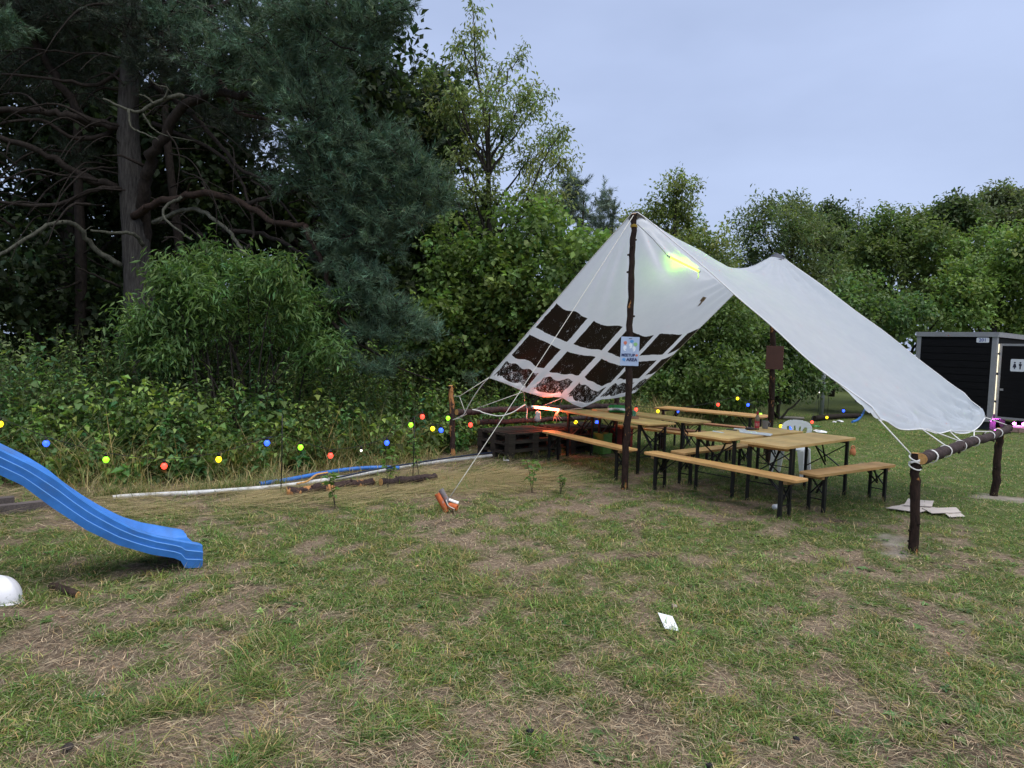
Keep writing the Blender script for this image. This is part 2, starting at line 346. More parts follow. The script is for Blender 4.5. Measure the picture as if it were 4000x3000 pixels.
V, Fc = blades(np.stack([x, y, gz(x, y)+rng.uniform(-.006, .016, n)+.012*dz], 1), d, bend, L, W)
tag(mesh_np('straw', V, Fc, straw_m, col=np.repeat(cc, 2, 0)), 'dry pale straw and cut grass lying over bare soil', 'straw', kind='stuff')
# tall dead grass fringing the thicket
s = rng.random(26000); bl = np.concatenate([[0], np.cumsum(np.hypot(*np.diff(BX[:11], axis=0).T))]); t = (s**.8)*bl[-1]
x = np.interp(t, bl, BX[:11, 0])+rng.normal(0, .22, len(t)); y = np.interp(t, bl, BX[:11, 1])+rng.normal(-.08, .36, len(t))
keep = ~((x > -1.1) & (x < 2.4) & (y < 14.2)); keep &= (fbm(x*1.2, y*1.2) > .34); x, y = x[keep], y[keep]; n = len(x); 
a = rng.uniform(0, 2*np.pi, n); h = (rng.normal(.50, .24, n)*np.where(behind(x, y) < -.15, .45, 1)).clip(.08, 1.0)
d = unit(np.stack([np.cos(a)*.45, np.sin(a)*.45, np.ones(n)], 1)); bend = unit(np.stack([np.cos(a), np.sin(a), rng.normal(-.1, .4, n)], 1))
cc = jitcol((.34, .28, .14), n, .25, .08); gq = rng.random(n) < .42; cc[gq] = jitcol((.13, .165, .055), gq.sum())
V, Fc = blades(np.stack([x, y, np.zeros(n)-.01], 1), d, bend, h, np.full(n, .007))
tag(mesh_np('tall_grass', V, Fc, grass_m, col=np.repeat(cc, 2, 0)), 'tall half-dry grass fringing the foot of the thicket', 'grass', kind='stuff')
# ================================================================== UNDERGROWTH
def stems(n, d0, d1, hf, nl, LL, WW, base, smin=0, smax=None, seed=1, droop=.4, thr=.0, young=(.16, .24, .07), excl=True):
    q = np.random.default_rng(seed); smax = smax or bl[-1]
    t = q.uniform(smin, smax, n); bx = np.interp(t, bl, BX[:11, 0]); by = np.interp(t, bl, BX[:11, 1])
    e = .05; tx = np.interp(t+e, bl, BX[:11, 0])-bx; ty = np.interp(t+e, bl, BX[:11, 1])-by; ln = np.hypot(tx, ty)+1e-9; nxv, nyv = -ty/ln, tx/ln
    o = q.uniform(d0, d1, n); x = bx+nxv*o+q.normal(0, .12, n); y = by+nyv*o+q.normal(0, .12, n)
    k = fbm(x*.7+seed*7, y*.7) > thr
    if excl: k &= ~((x > -1.0) & (x < 2.6) & (y < 13.9+(x-2)*.9))
    x, y, o, t = x[k], y[k], o[k], t[k]; n = len(x)
    h = hf(o, t)*q.uniform(.6, 1.2, n)*(.45+1.05*fbm(x*.9+seed, y*.9))
    la = q.uniform(0, 6.28, n); lean = q.uniform(.05, .35, n)
    T = np.stack([x+np.cos(la)*lean*h, y+np.sin(la)*lean*h, h], 1); B = np.stack([x, y, np.zeros(n)], 1)
    sv, sf = seg_np(B, T, np.full(n, .005), np.full(n, .003)); sc = np.repeat(jitcol((.07, .08, .035), n, r=q), 3, 0)
    f = (np.arange(nl)+.6)/nl; f = .12+.9*f**.8
    P = (B[:, None]+(T-B)[:, None]*f[None, :, None]+q.normal(0, .02, (n, nl, 3))).reshape(-1, 3)
    a = (la[:, None]+np.arange(nl)[None]*1.9+q.normal(0, .4, (n, nl))).ravel(); m_ = n*nl
    dd = np.stack([np.cos(a), np.sin(a), q.normal(-droop*.4, .35, m_)], 1); up = np.stack([-np.cos(a)*.3, -np.sin(a)*.3, np.ones(m_)], 1)+q.normal(0, .3, (m_, 3))
    l = (LL*(1.15-.45*f)[None]*q.uniform(.65, 1.25, (n, nl))*np.exp(q.normal(0, .3, (n, 1)).clip(-.6, .38))).ravel(); w = l*WW*np.repeat(q.uniform(.6, 1.3, n), nl)
    V, Fc = leaves_np(P, dd, up, l, w, .2, droop*.5)
    pc = jitcol(base, n, .30, .2, q); c = np.repeat(pc, nl, 0)*np.exp(q.normal(0, .22, (m_, 1)))
    yo = (np.tile(f, n) > .88) & (np.repeat(q.random(n), nl) < .32); c[yo] = jitcol(young, yo.sum(), .2, .1, q)
    Fq = np.concatenate([sf[:, [0, 1, 2]], sf[:, [0, 2, 3]]]); sc2 = np.concatenate([sc, sc])
    return np.concatenate([V, sv]), np.concatenate([Fc, Fq+len(V)]), np.concatenate([np.repeat(c, 2, 0), sc2])
V, Fc, c = stems(3000, .35, 3.8, lambda o, t: .6+.36*np.minimum(o, 3.2), 20, .11, .5, (.056, .098, .036), smax=17, seed=3, thr=.25)
tag(mesh_np('nettle_thicket', V, Fc, leaf_m, col=c), 'dense dark green nettles filling the thicket edge on the left', 'nettles', kind='stuff')
V, Fc, c = stems(1500, -.1, 1.3, lambda o, t: .42+.42*np.minimum(o, 1.4), 16, .115, .72, (.078, .132, .040), smin=3, smax=17.5, seed=5, thr=.40, droop=.6, young=(.20, .29, .075))
tag(mesh_np('raspberry_thicket', V, Fc, leaf_m, col=c), 'lighter green raspberry canes with broad leaves along the thicket edge', 'brambles', kind='stuff')
V, Fc, c = stems(1500, .2, 3.5, lambda o, t: .35+.45*np.minimum(o, 2.5), 18, .12, .5, (.065, .11, .036), smin=16, smax=bl[-1], seed=9, thr=.2, young=(.17, .24, .07))
tag(mesh_np('weed_bank', V, Fc, leaf_m, col=c), 'green weeds and saplings banked behind the far tables', 'weeds', kind='stuff')
# a few single raspberry shoots standing in the straw
for i, (px_, py_, h, w) in enumerate(((1515, 1912, .62, 'tall raspberry shoot growing through the fallen log'), (1310, 1985, .38, 'small leafy shoot in the straw left of the log'), (2078, 1925, .42, 'small leafy shoot in the straw in front of the pallets'), (1640, 1870, .55, 'leafy raspberry shoot beside the white pipe under the rail post'), (2190, 1925, .22, 'tiny green weed in the straw left of the front pole'))):
    b = G(px_, py_); q = np.random.default_rng(i+60); t = thing('raspberry_shoot' if i < 4 else 'weed', w, 'plant', b)
    nst = 2 if h > .3 else 4; P = []; dd = []
    mb = MB()
    for k_ in range(nst):
        a_ = q.uniform(0, 6.28); tip = Vector((math.cos(a_)*h*.25, math.sin(a_)*h*.25, h*q.uniform(.75, 1.05))); mb.tube([(0, 0, -.01), tip*.5+Vector((0, 0, .04)), tip], [.004, .003, .002], 5)
        for f_ in np.linspace(.3, 1, int(7+h*14)):
            aa = q.uniform(0, 6.28); P.append(np.array(tip)*f_+[0, 0, .04*math.sin(f_*3.1)]); dd.append([math.cos(aa), math.sin(aa), q.normal(.0, .3)])
    mb.build('stem', bark_tree, t)
    P = np.array(P); dd = np.array(dd); n = len(P); V, Fc = leaves_np(P, dd, np.array([[0, 0, 1.]])+q.normal(0, .25, (n, 3)), q.uniform(.06, .11, n)*(1 if h > .3 else .6), q.uniform(.045, .08, n)*(1 if h > .3 else .5))
    mesh_np('leaves', V, Fc, leaf_m, t, col=np.repeat(jitcol((.10, .17, .05), n, .2, .1, q), 2, 0))
# ================================================================== TREES AND SHRUBS
def pm(depth): return F/depth
def foliage(q, blobs, ncl, nl, LL, WW, base, tip, droop, spread, surf=2.4, var=.22, updir=.35):
    """clusters of leaves spread through the blobs; returns leaf mesh + cluster centres"""
    C = np.array([b[0] for b in blobs]); Rr = np.array([b[1] for b in blobs]); w = np.prod(Rr, 1)**(2/3); idx = q.choice(len(blobs), ncl, p=w/w.sum())
    u = unit(q.normal(0, 1, (ncl, 3))); rr = q.random(ncl)**(1/surf); c = C[idx]+u*Rr[idx]*rr[:, None]
    c = c[c[:, 2] > .1]; k = len(c); u = u[:k]; out = unit(u+q.normal(0, .5, (k, 3))+[0, 0, updir])
    f = q.random((k, nl)); P = c[:, None]+out[:, None]*((f-.4)*spread*1.7)[..., None]+q.normal(0, spread*.38, (k, nl, 3)); P = P.reshape(-1, 3); m_ = len(P)
    dd = unit(np.repeat(out, nl, 0)*.6+q.normal(0, .7, (m_, 3))+[0, 0, -droop]); up = q.normal(0, .55, (m_, 3))+[0, 0, 1.]
    l = LL*q.uniform(.6, 1.3, m_); V, Fc = leaves_np(P, dd, up, l, l*WW, .18, .12)
    cb = jitcol(base, k, var, .12, q); yg = np.clip((rr[:k]-.75)*3, 0, 1)[:, None]*q.random((k, 1)); cb = cb*(1-yg)+np.asarray(tip)*yg
    col = np.repeat(cb, nl, 0)*np.exp(q.normal(0, .2, (m_, 1)))
    return V, Fc, np.repeat(col, 2, 0), c
def limb(mb, a, b, r0, r1, q, n=7, wig=.06, arch=.0):
    a = Vector(a); b = Vector(b); L = (b-a).length; P = []
    for i in range(n+1):
        t = i/n; p = a.lerp(b, t)+Vector(q.normal(0, wig*L*.35, 3))*math.sin(math.pi*t)+Vector((0, 0, arch*L*math.sin(math.pi*t))); P.append(p)
    mb.tube(P, [r0+(r1-r0)*i/n for i in range(n+1)], 6); return P
def broadleaf(name, label, cat, base, blobs, ncl, nl, LL, WW, col, tip, droop=.35, spread=.2, tr=.09, seed=1, twigs=.3, trunk=None, mat=None, group=None, surf=2.4, updir=.35, gain=1.0, stems=None):
    q = np.random.default_rng(seed); base = Vector(base); t = thing(name, label, cat, base, group=group)
    bl_ = [(np.array(c_)-np.array(base), np.array(r_)*np.ones(3)) for c_, r_ in blobs]
    top = max(bl_, key=lambda b_: b_[0][2]); mb = MB(); TP = trunk or [Vector((0, 0, -.1)), Vector((0, 0, top[0][2]*.35))+Vector(q.normal(0, .08, 3)), Vector((top[0][0]*.6, top[0][1]*.6, top[0][2]*.7)), Vector(top[0])]
    TP = [Vector(p) for p in TP]; tp = smooth_path(TP, 6); nT = len(tp); mb.tube(tp, [max(.007, tr*(1-.95*i/nT)) for i in range(nT)], 9, jit=.05)
    V, Fc, c, cl = foliage(q, bl_, ncl, nl, LL, WW, tuple(v*gain for v in col), tuple(v*gain for v in tip), droop, spread, surf, updir=updir)
    anchors = []
    for st_ in stems or []:
        sp_ = smooth_path([Vector(p)-base for p in st_], 5); mb.tube(sp_, [max(.004, .016*(1-.85*i/len(sp_))) for i in range(len(sp_))], 5); anchors += sp_
    for b_ in [] if stems else bl_:
        bc = Vector(b_[0]); cand = min(range(nT), key=lambda i: abs((bc-tp[i]).length-(bc.z-tp[i].z)*1.15)+.2*(bc-tp[i]).length); p0 = tp[cand]; rad = max(.012, tr*(1-.88*cand/nT)*.6)
        anchors += limb(mb, p0, bc, rad, .010, q, 7, .07, .03)
    mb.build('trunk', mat or bark_tree, t, True)
    A = np.array([list(p) for p in anchors]); sel = q.random(len(cl)) < twigs; T = cl[sel]
    if len(T):
        dist = ((T[:, None]-A[None])**2).sum(-1); S = A[dist.argmin(1)]; mid = (S+T)/2+q.normal(0, .06, T.shape)
        v1, f1 = seg_np(S, mid, np.full(len(T), .006), np.full(len(T), .004)); v2, f2 = seg_np(mid, T, np.full(len(T), .004), np.full(len(T), .002))
        mesh_np('twigs', np.concatenate([v1, v2]), np.concatenate([f1, f2+len(v1)]), mat or bark_tree, t)['kind'] = 'stuff'
    mesh_np('crown', V, Fc, leaf_m, t, col=c)
    return t
def pxblobs(L, depth, k=1.0, jy=.5, seed=0):
    q = np.random.default_rng(seed+5); out = []
    for px_, py_, r_ in L:
        y_ = depth+q.uniform(-jy, jy); rad = r_/pm(y_)*k*q.uniform(.75, 1.2); out.append((tuple(D(px_+q.normal(0, .22)*r_, py_+q.normal(0, .18)*r_, y_)), (rad*q.uniform(.8, 1.2), rad, rad*q.uniform(.65, .95))))
    return out
# --- tall airy tree in the middle
ch = [(1850, 40, 40), (1845, 110, 55), (1800, 200, 50), (1890, 200, 60), (1860, 280, 75), (1960, 270, 70), (2020, 240, 55), (1790, 350, 75), (1900, 390, 90), (2030, 370, 85), (1690, 290, 55), (1630, 330, 45), (1750, 450, 90), (1880, 500, 100), (2000, 500, 100), (2090, 440, 65), (1650, 520, 85), (1780, 570, 95), (1930, 610, 105), (2060, 610, 95), (2150, 560, 80), (1610, 650, 85), (1750, 700, 105), (1900, 730, 115), (2050, 740, 110), (2190, 640, 75), (2200, 520, 40), (1700, 810, 100), (1850, 840, 110), (2000, 850, 110), (2130, 800, 100), (1580, 780, 80)]
b0 = D(1925, 1500, 16.5); b0.z = 0
top_ = D(1850, 0, 16.5)-b0
broadleaf('cherry_tree', 'tall airy tree with drooping yellow-green leaves against the sky, left of the tarp', 'tree', b0, pxblobs(ch, 16.5, .85, 1.1), 820, 14, .125, .36, (.150, .19, .075), (.22, .24, .095), .75, .22, .085, 21, .5,
          [Vector((0, 0, -.1)), D(1910, 850, 16.5)-b0, D(1900, 500, 16.5)-b0, D(1862, 280, 16.5)-b0, D(1850, 90, 16.5)-b0], surf=1.7)
# --- dark broadleaf behind the pine
ok_ = [(1390, 400, 95), (1470, 430, 90), (1530, 480, 85), (1490, 590, 110), (1400, 660, 120), (1600, 620, 75), (1450, 820, 140), (1570, 800, 110), (1640, 930, 120), (1350, 560, 110), (1500, 1000, 140), (1280, 760, 140), (1620, 1080, 110)]
b0 = D(1470, 1500, 19.5); b0.z = 0
broadleaf('oak_tree', 'dark round-crowned broadleaf tree rising behind the pine branches', 'tree', b0, pxblobs(ok_, 19.5, 1.1, 1.0), 1500, 16, .13, .6, (.050, .085, .030), (.085, .125, .04), .2, .26, .2, 22, .12)
# --- big hazel behind the left rail
hz = [(1780, 950, 130), (1920, 960, 130), (2060, 940, 130), (2200, 960, 130), (2330, 1000, 120), (1720, 1080, 150), (1880, 1100, 170), (2060, 1100, 170), (2230, 1120, 160), (2370, 1130, 120), (1740, 1240, 150), (1900, 1270, 170), (2080, 1290, 170), (2260, 1280, 150), (1800, 1400, 150), (1980, 1430, 150), (2160, 1430, 140), (1690, 1180, 90), (2420, 1020, 80), (1650, 1320, 90)]
b0 = D(2000, 1500, 14.6); b0.z = 0
broadleaf('hazel_bush', 'large hazel bush with round bright green leaves behind the left log rail', 'bush', b0, pxblobs(hz, 14.6, 1.0, .9), 1500, 14, .125, .82, (.085, .14, .04), (.17, .24, .065), .45, .20, .07, 23, .25)
# --- narrow-leaved shrub in front of the pine trunk
wsx = [(850, 1030, 80), (960, 1040, 80), (1080, 1040, 70), (760, 1080, 90), (700, 1150, 80), (860, 1130, 120), (1000, 1130, 120), (1120, 1120, 90), (1190, 1170, 70), (1250, 1210, 40), (760, 1220, 120), (900, 1250, 130), (1050, 1240, 120), (1160, 1260, 80), (820, 1340, 120), (980, 1350, 120), (650, 1240, 70), (1100, 1350, 80)]
wsx = [(a_, b_, c_*.86) for a_, b_, c_ in wsx]+[(620, 1130, 38), (670, 1060, 36), (790, 985, 40), (880, 965, 34), (1010, 985, 38), (1120, 1030, 40), (1205, 1095, 42), (1265, 1180, 38), (1300, 1225, 30), (585, 1200, 36), (735, 1010, 34), (640, 1310, 45), (1220, 1300, 45)]
b0 = D(920, 1600, 10.6); b0.z = 0
qs = np.random.default_rng(99); stm = []; shb = []
ends = [(a_, b_) for a_, b_, c_ in wsx if b_ < 1200]+[(600, 1240), (560, 1290), (1290, 1290), (1240, 1350), (700, 1300), (1080, 1280)]
for a_, b_ in ends:
    e_ = D(a_+qs.normal(0, 25), b_+qs.normal(0, 28)+42, 10.6+qs.uniform(-.8, .6)); r0_ = Vector((b0.x+qs.normal(0, .35), b0.y+qs.normal(0, .25), 0)); m_ = r0_.lerp(e_, .55)+Vector((0, 0, .35+.2*qs.random())); tip_ = e_+(e_-m_).normalized()*.12-Vector((0, 0, .10)); stm.append([r0_, m_, e_, tip_])
    pp_ = smooth_path(stm[-1], 6)
    for p_ in pp_[7:]:
        if qs.random() < .62: rr_ = qs.uniform(.09, .24); shb.append((tuple(p_), (rr_*1.2, rr_, rr_*.7)))
broadleaf('peach_leaved_shrub', 'bushy shrub with narrow curved green leaves standing before the pine trunk', 'shrub', b0, shb, 1350, 15, .125, .25, (.082, .145, .048), (.16, .24, .07), .6, .24, .05, 24, .35, surf=1.3, updir=.5, stems=stm)
# --- shrubs behind the tables
s3 = [(2600, 1230, 110), (2720, 1230, 110), (2830, 1260, 110), (2640, 1370, 130), (2770, 1390, 130), (2550, 1380, 110), (2880, 1380, 110), (2660, 1500, 120), (2800, 1510, 120), (2900, 1480, 100), (2540, 1500, 100)]
b0 = D(2720, 1600, 19); b0.z = 0
broadleaf('dogwood_shrub', 'wide green shrub behind the far tables under the tarp opening', 'shrub', b0, pxblobs(s3, 19, 1.0, .9), 1200, 14, .13, .6, (.078, .125, .038), (.15, .21, .06), .4, .24, .06, 25, .12)
s4 = [(2960, 1260, 90), (3060, 1300, 90), (3000, 1380, 110), (3120, 1420, 100), (3050, 1490, 110), (3180, 1500, 80), (2940, 1480, 90)]
b0 = D(3040, 1600, 20); b0.z = 0
broadleaf('elder_shrub', 'dark green shrub right behind the rear pole with its brown board', 'shrub', b0, pxblobs(s4, 20, 1.0, .8), 750, 14, .13, .55, (.055, .095, .034), (.11, .16, .05), .4, .24, .06, 26, .12)
s5 = [(3330, 1150, 110), (3450, 1180, 110), (3280, 1280, 110), (3400, 1320, 120), (3330, 1420, 110), (3500, 1290, 90), (3560, 1230, 80), (3440, 1440, 100), (3240, 1380, 100)]
b0 = D(3400, 1600, 23.5); b0.z = 0
broadleaf('maple_sapling', 'light green sapling thicket left of the black toilet trailer', 'shrub', b0, pxblobs(s5, 23.5, 1.0, 1.0), 800, 14, .16, .6, (.075, .125, .045), (.15, .22, .07), .4, .3, .07, 27, .15)
# --- background trees, left to right
bgt = [
 ('tree_with_yellowish_crown', 'olive green tree with a loose feathery top just right of the front pole top', 2600, 24, [(2480, 880, 70), (2560, 810, 70), (2640, 770, 65), (2670, 830, 70), (2600, 910, 100), (2700, 920, 80), (2500, 990, 100), (2650, 1010, 110), (2760, 1010, 90), (2440, 950, 70), (2800, 1100, 100), (2560, 1100, 120), (2700, 1130, 120), (2400, 1100, 100), (2860, 1170, 100), (2440, 1230, 120)], (.105, .135, .045), (.18, .20, .065), .3, .12, .5),
 ('willow_tree', 'grey-green willow with upswept twigs behind the rear pole top', 3080, 27, [(3020, 812, 70), (3090, 802, 70), (3150, 852, 70), (2970, 892, 90), (3070, 912, 110), (3160, 942, 90), (2930, 992, 100), (3060, 1032, 120), (3180, 1052, 110), (2900, 1102, 110), (3020, 1152, 130), (3150, 1172, 130), (2900, 1232, 120)], (.080, .108, .048), (.14, .165, .07), .12, .16, .32),
 ('dark_oak', 'small dark oak top between the willow and the maples', 3250, 34, [(3240, 850, 40), (3290, 890, 45), (3210, 900, 45), (3260, 950, 60), (3330, 960, 60), (3290, 1030, 80)], (.04, .062, .026), (.06, .085, .03), .2, .16, .6),
 ('maple_tree', 'broad mid-green tree right of the gap in the skyline', 3480, 29, [(3480, 890, 70), (3550, 850, 65), (3420, 960, 80), (3530, 950, 90), (3640, 930, 80), (3380, 1050, 100), (3500, 1060, 120), (3620, 1050, 110), (3720, 990, 90), (3450, 1170, 120), (3580, 1180, 130), (3700, 1150, 110)], (.082, .118, .042), (.13, .17, .055), .3, .16, .5),
 ('lime_tree', 'bright yellow-green tree above the toilet trailer at the right edge', 3860, 26, [(3800, 1000, 80), (3900, 960, 80), (3980, 970, 90), (3780, 1100, 90), (3880, 1080, 110), (3990, 1090, 110), (3760, 1210, 100), (3880, 1210, 120), (4000, 1220, 120), (4070, 1040, 110), (4100, 1190, 120)], (.10, .15, .045), (.17, .235, .06), .35, .15, .55),
 ('far_birch', 'hazy grey-green tree standing highest at the right edge of the skyline', 3880, 46, [(3840, 805, 45), (3900, 775, 40), (3960, 825, 55), (3800, 865, 50), (3890, 865, 70), (3990, 895, 70), (4050, 845, 60)], (.085, .105, .055), (.11, .13, .07), .3, .26, .5),
 ('far_oak', 'distant dark tree crown left of the hazy tree on the right', 3700, 44, [(3670, 855, 45), (3730, 825, 40), (3640, 895, 50), (3720, 905, 60), (3780, 885, 45)], (.05, .075, .032), (.07, .10, .04), .2, .24, .6)]
for i, (nm, lb, px_, dp, bl_, c_, tp_, dr, lf, ww) in enumerate(bgt):
    b0 = D(px_, 1500, dp); b0.z = 0
    broadleaf(nm, lb, 'tree', b0, pxblobs(bl_, dp, 1.05, 1.3, i), int(120*len(bl_)) + 200, 15, lf*1.15, ww, c_, tp_, dr, .30*dp/26, .16, 40+i, .3, surf=2.0, gain=1.15)
# a bare thin sapling on the skyline
t = thing('bare_sapling', 'thin nearly bare sapling poking above the skyline gap', 'tree', (D(3350, 1500, 30).x, 30, 0)); mb = MB(); b0 = Vector(t.location)
tp = [D(3340, 1100, 30)-b0, D(3350, 950, 30)-b0, D(3352, 860, 30)-b0, D(3358, 785, 30)-b0]; mb.tube([Vector((0, 0, 0))]+tp, [.06, .04, .025, .018, .008], 6)
for i in range(14):
    f_ = random.random(); p = tp[1].lerp(tp[3], f_); mb.tube([p, p+Vector((random.uniform(-.4, .4), 0, random.uniform(.1, .5)))*(1.2-f_)], [.010, .005], 4)
mb.build('trunk', bark_tree, t)
q = np.random.default_rng(5); P = np.array([list(tp[1].lerp(tp[3], f_)) for f_ in q.random(90)])+q.normal(0, .22, (90, 3)); V, Fc = leaves_np(P, q.normal(0, 1, P.shape), q.normal(0, .4, P.shape)+[0, 0, 1], np.full(90, .13), np.full(90, .06))
mesh_np('crown', V, Fc, leaf_m, t, col=np.repeat(jitcol((.07, .09, .04), 90), 2, 0))
# far wood closing the clearing all round, one mass
q = np.random.default_rng(77); nc = 5200; ang = q.uniform(-math.pi, math.pi, nc); rad = 42+q.uniform(0, 9, nc)+6*fbm(ang*3, ang*0, 2); hh = (4.0+4.5*fbm(ang*5+3, ang*0+2, 3))
front = np.abs(ang) < .95; hh = np.where(front, hh*.95, hh*1.25)  # ring outside the view is unseen, added to block low sky light
c_ = np.stack([np.sin(ang)*rad, np.cos(ang)*rad, hh*q.random(nc)**.7], 1); nl = 10; P = (c_[:, None]+q.normal(0, .7, (nc, nl, 3))).reshape(-1, 3); m_ = len(P)
V, Fc = leaves_np(P, q.normal(0, 1, (m_, 3)), q.normal(0, .6, (m_, 3))+[0, 0, 1.], q.uniform(.35, .7, m_), q.uniform(.25, .5, m_))
tag(mesh_np('distant_wood', V, Fc, leaf_m, col=np.repeat(np.repeat(jitcol((.060, .085, .036), nc, .2, .1, q), nl, 0), 2, 0)), 'far dark wood closing the clearing behind all the trees', 'wood', kind='stuff')
# long mown straw laid in swathes beside the pipes and around the front of the pallets
n = 16000; t = rng.random(n); cx_ = -4.2+4.9*t+rng.normal(0, .35, n); cy_ = 7.15+2.6*t+rng.normal(0, .42, n); k = (fbm(cx_*1.1+3, cy_*1.6) > .38) & (behind(cx_, cy_) < .1); x, y = cx_[k], cy_[k]; n = len(x)
ang = .25+rng.normal(0, .35, n)+(fbm(x*.8, y*.8)-.5)*2.2; d = np.stack([np.cos(ang), np.sin(ang), rng.normal(.04, .07, n)], 1); bend = unit(d+rng.normal(0, .25, (n, 3))*[1, 1, .4])
V, Fc = blades(np.stack([x, y, gz(x, y)+rng.uniform(0, .035, n)], 1), d, bend, rng.uniform(.12, .34, n), rng.uniform(.003, .006, n))
cc = jitcol((.40, .325, .175), n, .28, .05); gq = rng.random(n) < .18; cc[gq] = jitcol((.16, .175, .06), gq.sum())
tag(mesh_np('mown_straw', V, Fc, straw_m, col=np.repeat(cc, 2, 0)), 'long pale mown grass laid in swathes between the pipes and the pallets', 'straw', kind='stuff')
# ================================================================== PINES
def tufts(q, C, A, nn, L, W, base, var=.2):
    """bottle-brush needle tufts at C along axis A"""
    k = len(C); A = unit(A); f = q.random((k, nn)); a = q.uniform(0, 2*np.pi, (k, nn))
    ref = unit(np.cross(A, q.normal(0, 1, (k, 3)))); s2 = np.cross(A, ref)
    rad = ref[:, None]*np.cos(a)[..., None]+s2[:, None]*np.sin(a)[..., None]
    P = C[:, None]+A[:, None]*((f-.6)*L*2.2)[..., None]
    d = unit(rad*(1.05-.55*f)[..., None]+A[:, None]*(.45+.7*f)[..., None]+q.normal(0, .12, (k, nn, 3)))
    side = unit(np.cross(d, q.normal(0, 1, (k, nn, 3)))); l = L*q.uniform(.75, 1.15, (k, nn))[..., None]
    V = np.stack([P+side*W*.5, P-side*W*.5, P+d*l+[0, 0, 0]], 2).reshape(-1, 3); Fc = np.arange(len(V)).reshape(-1, 3)
    c = np.repeat(jitcol(base, k, var, .1, q), nn, 0)*np.exp(q.normal(0, .12, (k*nn, 1))); return V, Fc, c
def pine_crown(q, blobs, ntuft, nn, L, W, base, parent, org, name='crown', flat=.6, per=7):
    """shoots fan out from each blob's core; tufts sit along the outer part of every shoot"""
    C = np.array([b[0] for b in blobs])-np.array(org); Rr = np.array([b[1] for b in blobs]); w = Rr**1.6; ns_ = ntuft//per; idx = q.choice(len(blobs), ns_, p=w/w.sum())
    u = unit(q.normal(0, 1, (ns_, 3))*[1, 1, flat]+[0, 0, .12]); ln = Rr[idx]*q.uniform(.55, 1.15, ns_)
    core = C[idx]+q.normal(0, 1, (ns_, 3))*(Rr[idx]*.28)[:, None]*[1, 1, flat]
    f = np.linspace(.38, 1, per)[None]+q.normal(0, .05, (ns_, per)); up = np.array([0, 0, .28])
    P = core[:, None]+u[:, None]*(ln[:, None]*f)[..., None]+up*(ln[:, None]*f**2*.6)[..., None]+q.normal(0, .035, (ns_, per, 3))
    ax = unit(u[:, None]+up*(1.2*f)[..., None]+q.normal(0, .3, (ns_, per, 3)))
    V, Fc, c = tufts(q, P.reshape(-1, 3), ax.reshape(-1, 3), nn, L, W, base, .3); mesh_np(name, V, Fc, needle_m, parent, col=c)
    E_ = P[:, -1]; M_ = P[:, per//2]; v1, f1 = seg_np(core, M_, np.full(ns_, .010), np.full(ns_, .007)); v2, f2 = seg_np(M_, E_, np.full(ns_, .007), np.full(ns_, .004))
    mesh_np('twigs', np.concatenate([v1, v2]), np.concatenate([f1, f2+len(v1)]), bark_limb, parent)['kind'] = 'stuff'
q = np.random.default_rng(31)
pb = D(560, 1420, 13.2); pb.z = 0
pine = thing('pine_tree', 'huge old pine with pale grey trunk and twisted bare lower branches at left', 'tree', pb)
def br(pts, d0, d1, r0, r1, mat, name='branch', k=5, n=8):
    m_ = len(pts); P = [D(p[0], p[1], d0+(d1-d0)*i/(m_-1))-pb+Vector((0, 0, 0)) for i, p in enumerate(pts)]
    S = smooth_path(P, k); mb = MB(); mm = len(S); S = [p+Vector(q.normal(0, r0*.22, 3)) for p in S]
    mb.tube(S, [r0+(r1-r0)*i/(mm-1) for i in range(mm)], n, jit=.06); 
    # short snags
    for i in range(2, mm-1, 3):
        if q.random() < .55:
            l_ = r0*q.uniform(2, 7); dd_ = Vector(q.normal(0, 1, 3)); dd_.z -= .2; mb.tube([S[i], S[i]+dd_.normalized()*l_*.6, S[i]+dd_.normalized()*l_+Vector((0, 0, -l_*.2))], [r0*.28, r0*.18, r0*.06], 5)
    mb.build(name, mat, pine, True); return S
trunk_pts = [(548, 1400), (545, 1240), (540, 1100), (528, 900), (512, 700), (500, 500), (505, 300), (520, 0), (530, -500), (540, -1000)]
P = smooth_path([D(a_, b_, 13.2)-pb for a_, b_ in trunk_pts], 5); P[0].z = -.1; mm = len(P)
mb = MB(); mb.tube(P, [.285-.19*(i/(mm-1))**1.2 for i in range(mm)], 16, jit=.05); mb.build('trunk', bark_pine, pine, True)
br([(560, 1000), (565, 800), (575, 680), (625, 560), (720, 410), (830, 368), (960, 372), (1085, 398), (1180, 350)], 13.3, 11.6, .13, .04, bark_limb, 'limb')
br([(520, 850), (620, 790), (709, 770), (823, 753), (950, 798), (1076, 867), (1190, 882)], 13.0, 11.2, .075, .045, bark_red, 'limb')
br([(1190, 882), (1218, 940), (1266, 1045), (1290, 1150), (1345, 1265), (1450, 1330)], 11.2, 10.8, .052, .02, bark_red)
br([(405, 386), (475, 418), (538, 437), (601, 405), (690, 373), (720, 380)], 11.8, 12.0, .018, .04, bark_lichen)
br([(500, 430), (511, 494), (557, 519), (620, 546)], 11.8, 11.7, .022, .008, bark_lichen)
br([(601, 405), (570, 378), (540, 372)], 11.9, 11.8, .02, .007, bark_lichen)
br([(640, 385), (655, 345), (610, 330), (575, 290)], 11.9, 11.8, .018, .006, bark_lichen)
br([(560, 445), (595, 500), (650, 530), (760, 550)], 11.8, 11.9, .016, .006, bark_lichen)
br([(460, 500), (316, 462), (190, 437), (0, 424), (-200, 440)], 13.1, 12.2, .08, .045, bark_limb, 'limb')
br([(465, 735), (316, 684), (190, 608), (0, 538), (-200, 500)], 13.1, 12.0, .075, .04, bark_limb)
